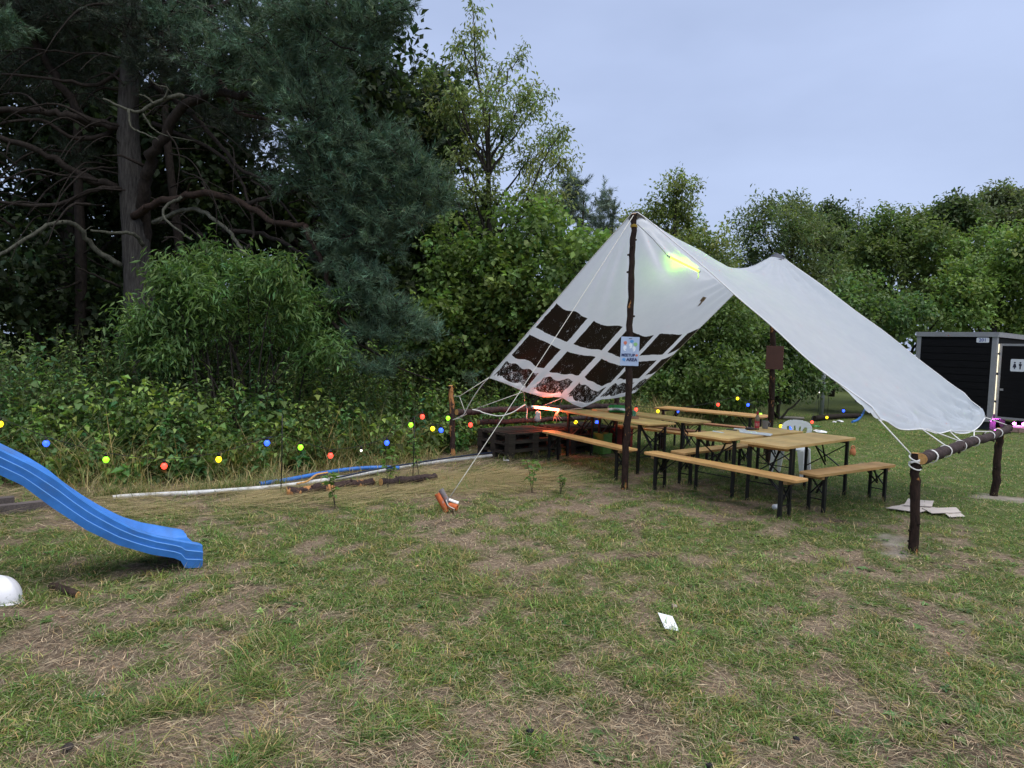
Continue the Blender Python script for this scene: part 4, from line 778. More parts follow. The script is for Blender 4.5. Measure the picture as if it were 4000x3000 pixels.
T6 = beer('farthest empty beer table next to the rear pole', 'table', (3.71, 12.6), -38.5, 2.05, .62, .77, bench_top, grp=TG)
T4 = beer('beer table with the bottle, mug and papers', 'table', (3.26, 9.30), 39.5, 1.90, .62, .77, table_top, .032, grp=TG)
T5 = beer('nearest beer table with an empty wet top, right of the long bench', 'table', (3.76, 8.78), 40.5, 1.90, .62, .765, table_top, .032, grp=TG)
beer('orange-brown bench left of the front pole, near end behind the pole', 'bench', (1.15, 10.26), -60, 2.13, .25, .47, bench_top, .03, BG, True)
beer('long pale bench in the foreground right of the front pole', 'bench', (2.56, 8.28), -52.6, 2.2, .26, .48, bench_top, .032, BG, True)
beer('rightmost bench standing before the right log rail', 'bench', (4.24, 8.42), 34.8, 1.80, .26, .47, bench_top, .032, BG, True)
beer('bench tucked under the table with the bottle', 'bench', (3.02, 9.86), 39.8, 1.9, .25, .47, bench_top, .03, BG, True)
beer('pale bench behind the narrow table with the green bag', 'bench', (2.72, 11.80), -46, 2.1, .25, .47, bench_top, .03, BG, True)
beer('reddish bench on the near side of the farthest table', 'bench', (3.22, 11.98), -36, 1.7, .25, .47, bench_red, .03, BG, True)
beer('reddish bench on the far side of the farthest table', 'bench', (4.15, 13.1), -38, 2.0, .25, .47, bench_red, .03, BG, True)
# ================================================================== THINGS ON THE TABLES
white_p = plain('white_plastic', (.90, .90, .91), .4, .04, 6, .45, bmp=.03)
paper_m = plain('paper', (.72, .73, .76), .7, .06); grey_m = plain('grey_mug', (.20, .20, .20), .35, .08); dark_ink = plain('dark_ink', (.03, .03, .04), .6, .2)
glass_g = plain('bottle_glass', (.20, .16, .10), .12, .15, 6, .6, bmp=0); red_l = plain('red_label', (.42, .03, .05), .45, .1, bmp=0); cream = plain('cream_label', (.66, .60, .52), .6, .05, bmp=0)
def on(px_, py_, z=.77): return G(px_, py_, z+.001)
b = on(2956, 1679); t = thing('beer_bottle', 'brown glass bottle with a red label on the paper-strewn table', 'bottle', b, R(200))
MB().lathe([(.030, 0), (.033, .004), (.033, .155), (.030, .175), (.018, .205), (.014, .225), (.0135, .250), (.015, .252), (.015, .265)], 20).build('glass', glass_g, t, True, auto=40)
MB().lathe([(.0338, .03), (.0338, .125)], 24, cap=False).build('label', red_l, t, True); MB().lathe([(.0343, .055), (.0343, .1)], 10, cap=False).build('label_band', cream, t, True); MB().lathe([(.0155, .205+.01), (.0148, .262), (.012, .268)], 16).build('neck_foil', red_l, t, True)
b = on(2988, 1674); t = thing('mug', 'dark grey mug right of the bottle', 'mug', b, R(10))
MB().lathe([(.036, 0), (.040, .003), (.047, .115), (.045, .115), (.038, .008), (0.001, .008)], 24, cap=False).build('body', grey_m, t, True, auto=40)
MB().tube([(.045+.032*math.sin(a), 0, .062+.034*math.cos(a)) for a in np.linspace(0, 3.14, 11)], .006, 6).build('handle', grey_m, t, True)
def sheet(name, pts, z, mat, label, cat, wav=.004, n=7, seed=0):
    q = np.random.default_rng(seed); P = [G(a_, b_, z) for a_, b_ in pts]; o = (P[0]+P[2])/2; V_ = []; 
    for lay in (0, -.0025):
        for i in range(n):
            for j in range(n):
                u, v = i/(n-1), j/(n-1); p = (P[0].lerp(P[1], u)).lerp(P[3].lerp(P[2], u), v)-o; V_.append((p.x, p.y, lay+.003+abs(q.normal(0, wav))*(0 if lay else 1)))
    m_ = n*n; Fc = [(i*n+j, (i+1)*n+j, (i+1)*n+j+1, i*n+j+1) for i in range(n-1) for j in range(n-1)]; Fc += [tuple(m_+k for k in reversed(f)) for f in Fc]
    bd = [i*n for i in range(n)]+[(n-1)*n+j for j in range(1, n)]+[i*n+n-1 for i in range(n-2, -1, -1)]+[j for j in range(n-2, 0, -1)]
    Fc += [(bd[k], bd[(k+1) % len(bd)], m_+bd[(k+1) % len(bd)], m_+bd[k]) for k in range(len(bd))]
    mb = MB(); mb.add(V_, Fc); return tag(mb.build(name, mat, None, False, None), label, cat), o
def place(oo): o, p = oo; o.location = p; return o
place(sheet('plastic_wrap', [(2885, 1679), (3018, 1697), (3010, 1704), (2890, 1690)], .771, paper_m, 'crumpled clear plastic sheet in front of the bottle', 'plastic wrap', .007, 9, 1))
place(sheet('leaflet', [(2838, 1676), (2880, 1680), (2878, 1683), (2836, 1679)], .771, dark_ink, 'dark printed leaflet left of the tobacco pouch', 'paper', .001, 4, 2))
place(sheet('leaflet', [(2785, 1683), (2830, 1690), (2822, 1692), (2782, 1686)], .771, paper_m, 'pale leaflet lying on the left corner of the bottle table', 'paper', .001, 4, 3))
place(sheet('leaflet', [(2868, 1673), (2918, 1678), (2912, 1681), (2866, 1676)], .771, paper_m, 'white flyer behind the dark leaflet', 'paper', .001, 4, 4))
b = on(2930, 1679); mb = MB(); q = np.random.default_rng(4)
mb.lathe([(.012, 0), (.045, .008), (.05, .02), (.035, .032), (.010, .036)], 10); mb.v = [(v[0]*1.5+q.normal(0, .006), v[1]*.8+q.normal(0, .006), max(0, v[2]+q.normal(0, .003))) for v in mb.v]
o = tag(mb.build('tobacco_pouch', plain('pouch', (.05, .035, .04), .45, .4, 40), None, True), 'small crumpled dark pouch left of the bottle', 'pouch'); o.location = b
# green bag with letters
b = G(2412, 1612, .771); t = thing('crisp_bag', 'green and white foil bag lettered ORION on the narrow table', 'bag', b, R(-6))
gfoil = plain('green_foil', (.03, .23, .06), .3, .2, 14, .5); wfoil = plain('white_foil', (.72, .74, .76), .35, .06, 10, .5)
def bag(z0, z1, mat, nm, sc=1.0):
    q = np.random.default_rng(12); n = 22; V_ = []; rows = 7
    for i in range(rows):
        f_ = i/(rows-1); z_ = z0+(z1-z0)*f_; rz_ = math.sqrt(max(.02, 1-((z_-.055)/.062)**2)) if z_ < .117 else .12
        for k in range(n): a_ = 2*math.pi*k/n; e = 1+.10*math.sin(a_*5+z_*40)+q.normal(0, .02); V_.append((math.copysign(abs(math.cos(a_))**.6, math.cos(a_))*.165*(.75+.25*rz_)*e*sc, math.copysign(abs(math.sin(a_))**.8, math.sin(a_))*.075*rz_*e*sc, z_+.006*math.sin(a_*3)))
    mb = MB(); mb.add(V_, [(i*n+k, i*n+(k+1) % n, (i+1)*n+(k+1) % n, (i+1)*n+k) for i in range(rows-1) for k in range(n)]+[tuple(range(n-1, -1, -1)), tuple((rows-1)*n+k for k in range(n))]); return mb.build(nm, mat, t, True)
bag(.0, .045, gfoil, 'lower_foil'); bag(.043, .083, wfoil, 'label_band', 1.01); bag(.081, .128, gfoil, 'upper_foil')
text('ORION', .036, dark_ink, t, Matrix.Translation((-.03, -.0925, .063)) @ Matrix.Rotation(R(90), 4, 'X'), 'lettering', .02)
# bowl with a can
b = G(2478, 1636, .771); t = thing('round_bowl', 'low round brown cardboard bowl beside the front pole', 'bowl', b)
MB().lathe([(.066, 0), (.068, .002), (.070, .046), (.066, .046), (.064, .006), (.001, .006)], 28, cap=False).build('bowl_wall', plain('cardboard_bowl', (.30, .17, .11), .7, .1), t, True, auto=40)
t = thing('beer_can', 'green beer can standing in the round brown bowl', 'can', b+Vector((-.012, 0, .007))); can_g = plain('green_can', (.025, .17, .07), .3, .2, 8, .6, bmp=0); tin = plain('tin', (.55, .56, .57), .3, .1, 8, .5, .9)
MB().lathe([(.024, 0), (.033, .008), (.033, .105), (.026, .118)], 22).build('body', can_g, t, True, auto=40); MB().lathe([(.0268, .1185), (.0268, .121), (.02, .1195)], 22).build('lid', tin, t); MB().lathe([(.0334, .03), (.0334, .072)], 7, cap=False).build('white_print', wfoil, t, True)
b = G(3034, 1990); t = thing('beer_can', 'crushed white and green can lying in the grass under the long pale bench', 'can', b+Vector((0, 0, .033)), R(30)); MX = Matrix.Rotation(R(90), 3, 'Y')
MB().lathe([(.026, -.058), (.033, -.05), (.030, 0), (.033, .045), (.026, .058)], 18, M=MX).build('body', wfoil, t, True); MB().lathe([(.0335, .0), (.0338, .04)], 18, M=MX, cap=False).build('green_print', can_g, t, True)
# ================================================================== WHITE CHAIR
def slab(mask, nu, nv, w, h, fn, th, name, mat, parent):
    V_ = {}; Fq = []; vs = []
    def vid(i, j):
        if (i, j) not in V_: V_[(i, j)] = len(vs); vs.append(fn((i/nu-.5)*w, j/nv*h))
        return V_[(i, j)]
    for i in range(nu):
        for j in range(nv):
            if mask((i+.5)/nu*2-1, (j+.5)/nv): Fq.append((vid(i, j), vid(i+1, j), vid(i+1, j+1), vid(i, j+1)))
    mb = MB(); mb.add(vs, Fq); o = mb.build(name, mat, parent, True); md = o.modifiers.new('thickness', 'SOLIDIFY'); md.thickness = th; md.offset = 0; return o
CH = Vector((4.33, 10.42, 0)); chair = thing('plastic_chair', 'white moulded plastic garden chair behind the nearest tables', 'chair', CH, math.atan2(-.74, -.55)+R(90))
def bm_(u, v):
    e = abs(u)
    if v > .62 and (e**2.6+((v-.62)/.38)**2.6) > 1: return False
    if v < .10: return True
    for c0, wd, v0, v1 in ((-.58, .20, .14, .76), (0, .12, .10, .82), (.58, .20, .14, .76)):
        cc = c0*(.45+.55*min(1, v*1.25)) if c0 else 0
        ww_ = wd*(.45+.55*min(1, v*1.3)); k = (v-v0)/(v1-v0)
        if 0 < k < 1 and abs(u-cc) < ww_*math.sqrt(max(0, 1-max(0, (k-.6)/.4)**2)) and c0: return False
    for c0 in (-.17, .17):
        k = (v-.12)/.66
        if 0 < k < 1 and abs(u-c0*(.6+.6*v)) < .085*math.sqrt(max(0, 1-max(0, (k-.6)/.4)**2)): return False
    return True
slab(bm_, 60, 52, .46, .42, lambda x, z: (x*(.80+.2*min(1, z/.3)), .20+.16*z+.05*(x/.23)**2*-1.0+.05, .42+z), .012, 'backrest', white_p, chair)
mb = MB(); mb.prism(rrect(.44, .43, .07, 5), .415, .440, .006); mb.build('seat', white_p, chair)
for sx, sy in ((-1, -1), (1, -1), (-1, 1), (1, 1)):
    m1 = MB(); x0, y0 = sx*.185, sy*.175; m1.add([(x0+a*(.045 if k == 0 else .022)+k*sx*.045, y0+b_*(.04 if k == 0 else .02)+k*sy*.05, .42*(1-k)) for k in (0, 1) for a, b_ in ((-1, -1), (1, -1), (1, 1), (-1, 1))], [(0, 1, 5, 4), (1, 2, 6, 5), (2, 3, 7, 6), (3, 0, 4, 7), (3, 2, 1, 0), (4, 5, 6, 7)]); m1.build('leg', white_p, chair)
# ================================================================== SIGN ON THE FRONT POLE
sg = FB.lerp(FT, D(2452, 1372, FB.y).z/FT.z); sg = Vector((sg.x, sg.y-.062, D(2452, 1372, FB.y).z)); sign = thing('meetup_sign', 'pale blue MEETUP AREA sign with speech bubbles on the front pole', 'sign', sg-Vector((0, 0, .19)), R(8))
sb = plain('sign_blue', (.40, .51, .72), .5, .05, 3, .3, bmp=0); navy2 = plain('sign_navy', (.012, .02, .10), .5, .05, bmp=0)
mb = MB(); mb.prism([(-.125, -.19), (.125, -.19), (.125, .19), (-.125, .19)], -.006, 0, 0, M=Matrix.Translation((0, 0, .19)).to_4x4() @ Matrix.Rotation(R(90), 4, 'X')); mb.build('board', sb, sign)
def flat(O, x, z, mat, name, y=-.0028, k=1):
    mb = MB(); mb.prism([(x+a_*k, z+b_*k) for a_, b_ in O], 0, .0012, 0, M=Matrix.Translation((0, y+.0, 0)) @ Matrix.Rotation(R(90), 4, 'X')); return mb.build(name, mat, sign)
# local face lies at y = +.0 .. -.006 ; prints sit just in front
def disc(rx, ry, tail=None, n=20):
    return [(rx*math.cos(a)*(1.25 if tail and abs(a-tail) < .18 else 1), ry*math.sin(a)*(1.55 if tail and abs(a-tail) < .18 else 1)) for a in np.linspace(0, 2*math.pi, n, endpoint=False)]
YF = -.0022
cor = plain('print_coral', (.62, .19, .12), .5, .05, bmp=0); blu = plain('print_blue', (.10, .32, .70), .5, .05, bmp=0); grn = plain('print_green', (.28, .55, .22), .5, .05, bmp=0); wh = plain('print_white', (.72, .80, .92), .5, .05, bmp=0)
head = [(-.016, .030), (0, .036), (.014, .032), (.022, .016), (.023, -.004), (.018, -.022), (.006, -.034), (-.010, -.034), (-.020, -.026), (-.006, -.018), (-.004, -.010), (-.022, -.006), (-.018, .004), (-.024, .010)]
hm = [(-a_, b_) for a_, b_ in reversed(head)]
flat(disc(.023, .022, 4.6), -.068, .300, cor, 'speech_bubble', YF); flat(disc(.026, .018, 4.6), .020, .322, blu, 'speech_bubble', YF); flat(disc(.026, .024, 4.5), .072, .285, grn, 'speech_bubble', YF)
flat(hm, -.070, .228, wh, 'head', YF); flat(head, .006, .262, wh, 'head', YF); flat(head, .052, .222, wh, 'head', YF); flat(disc(.017, .015, 4.0), .094, .141, cor, 'speech_bubble', YF); flat(disc(.022, .018, 5.2), -.078, .082, blu, 'speech_bubble', YF)
flat([(-.02, -.004), (.02, -.004), (.02, .004), (-.02, .004)], 0, .357, dark_ink, 'slot', YF)
MT = lambda x, z: Matrix.Translation((x, -.0034, z)) @ Matrix.Rotation(R(90), 4, 'X')
text('MEETUP', .051, navy2, sign, MT(-.022, .138), 'lettering', .03); text('AREA', .060, navy2, sign, MT(.030, .080), 'lettering', .03)
# ================================================================== PALLETS, LOWER LOG, CRATES
def pallet(label, c, yaw, z, seed=0):
    t = thing('pallet', label, 'pallet', (c[0], c[1], z), R(yaw), 'stacked pallets behind the left table'); q = random.Random(seed)
    for k, (y_, w_) in enumerate(((-.345, .11), (-.17, .10), (0, .145), (.17, .10), (.345, .11))): MB().box((q.uniform(-.005, .005), y_, .133), (1.2, w_, .022)).build('deck_board', pallet_m, t)
    for x_ in (-.53, 0, .53): MB().box((x_, 0, .111), (.14, .8, .021)).build('stringer_board', pallet_m, t)
    for y_ in (-.345, 0, .345):
        MB().box((0, y_, .011), (1.2, .10, .022)).build('bottom_board', pallet_m, t)
        for x_ in (-.53, 0, .53): MB().box((x_+q.uniform(-.004, .004), y_, .0612), (.14, .10, .0782)).build('block', pallet_m, t)
    return t
for st_, (cx, cy, n_, w_) in enumerate(((.16, 11.50, 3, 'left'), (1.22, 12.45, 3, 'right'))):
    for k in range(n_): pallet('%s dark wooden pallet of the %s stack below the rail' % (('bottom', 'middle', 'top')[k], w_), (cx+random.uniform(-.015, .015), cy+random.uniform(-.015, .015)), 42+random.uniform(-1.5, 1.5)+st_*2, .1445*k, st_*10+k)
lo_a, lo_b = G(1868, 1650, .49), G(2330, 1632, .49); t = log([lo_a, lo_a.lerp(lo_b, .5)+Vector((0, 0, .005)), lo_b], .048, bark_rail, 'log', None, tuple(lo_a), seed=11, knots=6); tag(t, 'loose bark-covered log lying along the top of the pallets', 'log')
red_c = plain('red_plastic', (.22, .025, .022), .45, .2); grn_c = plain('green_plastic', (.10, .22, .05), .45, .2)
def crate(label, p, yaw, d, mat):
    t = thing('crate', label, 'crate', p, R(yaw)); w, l, h = d
    for i, (c, s_) in enumerate((((0, -l/2, h/2), (w, .012, h)), ((0, l/2, h/2), (w, .012, h)), ((-w/2, 0, h/2), (.012, l-.013, h)), ((w/2, 0, h/2), (.012, l-.013, h)))): MB().box(c, s_).build('side_panel', mat, t)
    MB().box((0, 0, .006), (w-.014, l-.014, .012)).build('base', mat, t); MB().box((0, -l/2-.008, h-.015), (w+.01, .006, .03)).build('rim', mat, t)
crate('red plastic crate half hidden behind the left table', (2.0, 12.75, 0), 40, (.5, .36, .40), red_c); crate('small green crate beside the red one', (1.62, 12.05, 0), 40, (.22, .3, .36), grn_c)
# ================================================================== LAMPS
tube_red = glow('tube_red', (1, .15, .055), 16); tube_grn = glow('tube_green', (.46, 1, .01), 9)
clear = plain('clear_plastic', (.55, .58, .62), .2, .1, bmp=0)
ta, tb = D(2082, 1590, 11.75), D(2186, 1602, 11.95); t = thing('red_tube_lamp', 'glowing red tube lamp resting on the left rail', 'lamp', ta); MB().tube([Vector((0, 0, 0)), tb-ta], .019, 12).build('tube', tube_red, t, True)
dv = (tb-ta).normalized(); MB().tube([-dv*.03, dv*.022], [.024, .026], 12).build('end_cap', clear, t, True); MB().tube([tb-ta-dv*.02, tb-ta+dv*.04], [.026, .024], 12).build('end_cap', clear, t, True)
MB().bar(Vector((0, .02, .02)), tb-ta+Vector((0, .02, .02)), .03, .012).build('bracket', clear, t)
RL = t
mb = MB(); e = tb-ta
for k, (dx, dz) in enumerate(((-.10, -.20), (-.04, -.22), (.02, -.20), (.06, -.17))): mb.tube(smooth_path([e+Vector((-.03+.01*k, 0, -.02)), e+Vector((-.05+dx*.3, -.01, dz*.4)), e+Vector((dx, .03, dz))], 4), .004, 5)
mb.build('cable', rope_w, t, True)
b = G(2100, 1648, .545); q = np.random.default_rng(3); mb = MB(); mb.lathe([(.03, 0), (.055, .03), (.055, .08), (.04, .13), (.045, .17), (.02, .185)], 14); mb.v = [tuple(Vector(v)+Vector(q.normal(0, .006, 3))) for v in mb.v]
mb.v = [(v[0], v[1], max(v[2], 0)) for v in mb.v]
o = tag(mb.build('plastic_bag', plain('thin_plastic', (.66, .62, .60), .35, .15, 20), None, True), 'small crumpled pale plastic bag standing under the red lamp', 'bag'); o.location = b
ga, gb = (Vector(tarp(np.array([s_]), np.array([-.05]))[0])-Vector((0, 0, .055)) for s_ in (.27, .46)); t = thing('green_tube_lamp', 'yellow-green glowing tube lamp hung under the tarp ridge', 'lamp', ga); MB().tube([Vector((0, 0, 0)), gb-ga], .016, 10).build('tube', tube_grn, t, True)
dv = (gb-ga).normalized(); MB().tube([-dv*.06, dv*.01], [.012, .02], 10).build('end_cap', clear, t, True); MB().tube([gb-ga-dv*.01, gb-ga+dv*.04], .02, 10).build('end_cap', clear, t, True)
MB().tube([FT-ga+Vector((.05, .02, -.12)), (FT-ga)*.5+Vector((0, 0, -.03)), -dv*.05], .004, 5).build('cable', cable_m, t, True); MB().tube([gb-ga, gb-ga+Vector((.01, 0, -.09)), gb-ga+Vector((-.01, .01, -.13))], [.006, .010, .004], 6).build('loose_end', clear, t, True)
def lamp_light(p, col, e, par, r_=.03):
    l_ = bpy.data.lights.new('lamp_glow', 'POINT'); l_.energy = e; l_.color = col; l_.shadow_soft_size = r_; o_ = bpy.data.objects.new('lamp_glow', l_); COL.objects.link(o_); o_.parent = par; o_.location = p
lamp_light((gb-ga)*.5-Vector((0, 0, .05)), (.42, 1, .0), 2.6, t)
lamp_light((tb-ta)*.5+Vector((0, -.06, .0)), (1, .13, .04), 6.5, RL)
# bulb strings
BC = {'r': glow('bulb_red', (1, .05, .03), 1.5), 'y': glow('bulb_yellow', (1, .66, .015), 1.1), 'g': glow('bulb_green', (.30, 1, .03), .75), 'b': glow('bulb_blue', (.02, .065, 1), 1.9), 'w': glow('bulb_white', (1, .93, .75), .9)}
CN = {'r': 'red', 'y': 'yellow', 'g': 'green', 'b': 'blue', 'w': 'white'}
def string(label, L, stakes=()):
    P0 = D(*L[0][:3]); org_ = Vector((P0.x, P0.y, 0)); t = thing('light_string', label, 'string lights', org_, group='strings of coloured bulbs'); path = []
    for a_, b_, d_, k in L:
        p = D(a_, b_, d_)-org_; r_ = .037 if k != 'w' else .018
        if k in BC:
            o = MB().lathe([(.004, -r_), (r_*.6, -r_*.8), (r_, 0), (r_*.8, r_*.62), (r_*.42, r_*1.05)], 14, p).build('bulb', BC[k], t, True); o['label'] = '%s glowing round bulb' % CN[k]
            MB().lathe([(.016, r_*.95), (.017, r_*.95+.032), (.008, r_*.95+.045)], 10, p).build('socket', cable_m, o)
            path.append(p+Vector((0, 0, r_+.045)))
        else: path.append(p)
    P = []
    for a_, b_ in zip(path[:-1], path[1:]): P += hang(a_, b_, .012*(b_-a_).length, 6)[:-1]
    P.append(path[-1]); MB().tube(P, .0045, 5).build('cable', cable_m, t, True)
    return t
string('string of coloured bulbs along the nettles behind the blue slide', [(-120, 1620, 8.0, 'r'), (0, 1657, 8.0, 'y'), (180, 1733, 7.9, 'b'), (414, 1796, 7.9, 'g'), (641, 1821, 8.1, 'r'), (854, 1795, 8.4, 'y'), (1043, 1731, 8.7, 'b'), (1097, 1700, 8.0, 's'), (1174, 1748, 8.9, 'g'), (1291, 1780, 9.2, 'r'), (1411, 1760, 9.5, 'w'), (1511, 1730, 9.8, 'b'), (1605, 1660, 10.2, 'g'), (1650, 1628, 10.4, 'r'), (1690, 1675, 10.5, 'y'), (1723, 1681, 10.7, 'b'), (1750, 1634, 10.9, 'g'), (1838, 1660, 11.05, 'r')])
string('string of bulbs strung behind the tables from the pallets to the rear pole', [(2249, 1650, 12.7, 'y'), (2332, 1650, 13.3, 'b'), (2485, 1600, 14.6, 'r'), (2570, 1607, 14.9, 'y'), (2650, 1607, 15.2, 'b'), (2805, 1581, 15.8, 'r'), (2881, 1557, 16.2, 'y'), (2922, 1582, 16.4, 'b'), (2971, 1620, 15.0, 'g')])
string('string of bulbs sagging behind the white chair towards the trailer', [(3050, 1665, 14.2, 'y'), (3090, 1672, 14.4, 'b'), (3137, 1667, 15.5, 'g'), (3172, 1649, 17.0, 'r'), (3200, 1533, 19.0, 'w'), (3230, 1631, 18.4, 'y'), (3295, 1605, 19.2, 'b')])
for a_, b_, h_, lb in ((1097, 1922, .92, 'thin black stake holding the bulb string before the nettles'), (3193, 1648, 1.0, 'thin stake with the white bulb behind the plastic chair'), (3231, 1640, 1.1, 'farther thin stake behind the plastic chair'), (1612, 1875, .85, 'thin dark stake in the raspberries left of the split post')):
    p = G(a_, b_); o = MB().tube([(0, 0, -.05), (.004, 0, h_*.5), (0, 0, h_)], .006, 6).build('light_stake', cable_m, None, True); o.location = p; tag(o, lb, 'stake', 'thin stakes of the bulb strings')
# ================================================================== PIPES, LOGS AND OTHER THINGS ON THE GROUND
def gpath(L, z): return smooth_path([G(a_, b_, z) for a_, b_ in L], 5)
def lie(name, L, r, mat, label, cat, zoff=0, n=10):
    P = gpath(L, r+zoff); mb = MB(); mb.tube(P, r, n); return tag(mb.build(name, mat, None, True, Vector((P[0].x, P[0].y, 0)), 50), label, cat)
pipe_w = plain('white_pipe', (.56, .57, .58), .5, .14, 9, .4, dirt=(.24, .21, .15)); pipe_b = plain('blue_pipe', (.035, .16, .52), .4, .15, 5, .4)
lie('drain_pipe', [(440, 1944), (560, 1935), (760, 1925), (950, 1912), (1110, 1898), (1240, 1880), (1400, 1855), (1520, 1833), (1660, 1812), (1800, 1794), (1965, 1774)], .028, pipe_w, 'long dirty white pipe lying along the foot of the thicket', 'pipe')
lie('water_pipe', [(1015, 1890), (1130, 1873), (1250, 1850), (1370, 1832), (1480, 1826), (1560, 1828)], .027, pipe_b, 'bright blue pipe lying beside the white pipe', 'pipe', .035)
lie('hose', [(1290, 1872), (1380, 1852), (1470, 1833), (1600, 1812), (1780, 1785), (1930, 1766)], .012, plain('dark_hose', (.02, .03, .06), .4), 'thin dark hose between the blue and the white pipe', 'hose', .07)
lie('peeled_stick', [(1160, 1890), (1200, 1880), (1235, 1855), (1280, 1846)], .012, cut_wood, 'thin peeled stick lying over the blue pipe', 'stick', .075, 7)
for L, r_, lb, sd_ in (([(1120, 1922), (1200, 1915), (1330, 1897), (1455, 1883)], .055, 'half peeled log lying in the straw before the blue pipe', 21), ([(1490, 1884), (1580, 1876), (1700, 1861)], .05, 'shorter dark log lying end to end with the peeled one', 22)):
    P = [G(a_, b_, r_*.9) for a_, b_ in L]; tag(log(P, r_, bark_peeled if sd_ == 21 else bark_rail, 'log', None, (P[0].x, P[0].y, 0), seed=sd_, wig=.2), lb, 'log')
beam = wood('weathered_beam', (.10, .085, .085), (.17, .145, .14), (.05, .04, .04), .8)
for L, lb in (([(-80, 2000), (200, 1968)], 'weathered grey-brown beam lying behind the slide'), ([(-60, 1966), (55, 1955)], 'shorter weathered beam behind the longer one at the left edge')):
    a_, b_ = G(*L[0], .045), G(*L[1], .045); o = MB().bar(Vector((0, 0, .045)), Vector((b_.x-a_.x, b_.y-a_.y, .045)), .10, .085).build('wooden_beam', beam, None); o.location = (a_.x, a_.y, 0); tag(o, lb, 'beam')
# rope anchor: orange clay tubes
b = G(1735, 1992); t = thing('clay_brick_anchor', 'bundle of orange and grey hollow clay bricks tied to the guy rope in the grass', 'bricks', b)
clay = plain('orange_clay', (.52, .13, .045), .8, .2, 14, .2, dirt=(.30, .25, .24)); clayg = plain('grey_clay', (.22, .21, .22), .8, .2, 12, .2, dirt=(.45, .14, .06))
def ctube(a_, b_, r_, mat):
    a_ = Vector(a_); b_ = Vector(b_); d_ = (b_-a_).normalized(); u = d_.cross(Vector((0, 1, 0))).normalized(); w = d_.cross(u); M_ = Matrix((u, w, d_)).transposed(); L_ = (b_-a_).length
    MB().lathe([(r_*.5, 0.01), (r_, 0), (r_, L_), (r_*.55, L_), (r_*.5, L_*.6), (.001, L_*.6)], 16, a_, M_, cap=False).build('hollow_brick', mat, t, True, auto=40)
ctube((.03, 0, -.02), (-.085, 0, .175), .031, clay); ctube((.085, .05, -.01), (-.05, .05, .215), .031, clayg); ctube((.05, .01, .05), (.145, -.02, .035), .036, clay)
MB().box((.10, .03, .095), (.11, .07, .012), Matrix.Rotation(R(18), 3, 'Y')).build('painted_face', white_p, t); MB().tube(smooth_path([(.02, -.03, .12), (.05, -.045, .06), (.11, -.05, .03), (.13, -.02, .01)], 4), .005, 5).build('rope_end', rope_m, t, True)
# white card
b = G(2612, 2424); o = place(sheet('white_card', [(2570, 2388), (2627, 2400), (2655, 2446), (2598, 2437)], .045, plain('card_white', (.74, .76, .80), .5, .03, bmp=0), 'white card lying tilted on grass in the foreground', 'card', 0, 3)); o.data.transform(Matrix.Scale(1, 4)); 
for v in o.data.vertices: v.co.z += .004
o.location.z = .018; o.rotation_euler = (R(6), 0, 0)
def stone(px_, py_, r_, col, lb, seed, nm='stone'):
    q = np.random.default_rng(seed); mb = MB(); mb.lathe([(.2*r_, -.4*r_), (.8*r_, -.25*r_), (r_, .1*r_), (.75*r_, .5*r_), (.2*r_, .7*r_)], 10); mb.v = [tuple(Vector(v)*(1+q.normal(0, .10))) for v in mb.v]
    o = tag(mb.build(nm, plain('stone_%d' % seed, col, .85, .25, 40), None, False), lb, nm); o.location = G(px_, py_)+Vector((0, 0, .25*r_)); return o
stone(2633, 2372, .022, (.26, .22, .19), 'small grey stone beside the white card', 1); stone(3268, 2790, .024, (.12, .09, .08), 'small brown stone in the bare soil at lower right', 2); stone(265, 2925, .022, (.035, .028, .025), 'small dark stone near the lower left corner', 3)
for i, (a_, b_, lb) in enumerate(((3110, 2890, 'black charcoal lump in the bare soil at lower right'), (2770, 2995, 'charcoal piece at the bottom edge right of centre'), (1660, 2265, 'dark wood chip in the mid-ground grass'), (2070, 2860, 'charcoal chip in the soil below the middle'))): stone(a_, b_, .018, (.012, .012, .014), lb, 10+i, 'charcoal')
# dark stick chunk near the helmet
p = [G(205, 2288, .02), G(250, 2305, .022), G(300, 2322, .02)]; tag(log(p, .028, bark_red, 'wood_chunk', None, (p[0].x, p[0].y, 0), seed=31, knots=1), 'short reddish wood chunk in the shade under the slide', 'wood')
# helmet
b = G(5, 2345); t = thing('hard_hat', 'white hard hat lying on the grass at the left edge', 'helmet', b, R(-20)); hw = plain('helmet_white', (.70, .71, .76), .4, .05, 5, .45)
V_ = []; n = 30; rows = 12
for i in range(rows+1):
    th_ = math.pi/2*i/rows
    for k in range(n): a_ = 2*math.pi*k/n; rr_ = (1+.05*math.exp(-(math.sin(a_)*math.cos(th_)*9)**2)); V_.append((.135*math.cos(a_)*math.cos(th_)*rr_, .11*math.sin(a_)*math.cos(th_)*rr_, .155*math.sin(th_)*rr_+.008))
mb = MB(); mb.add(V_, [(i*n+k, i*n+(k+1) % n, (i+1)*n+(k+1) % n, (i+1)*n+k) for i in range(rows) for k in range(n)]); mb.build('shell', hw, t, True)
mb = MB(); O1 = [(.137*math.cos(a)+(.0), .112*math.sin(a)) for a in np.linspace(0, 6.283, 30, endpoint=False)]; O2 = [((.152+.05*max(0, math.cos(a))**3)*math.cos(a), .124*math.sin(a)) for a in np.linspace(0, 6.283, 30, endpoint=False)]
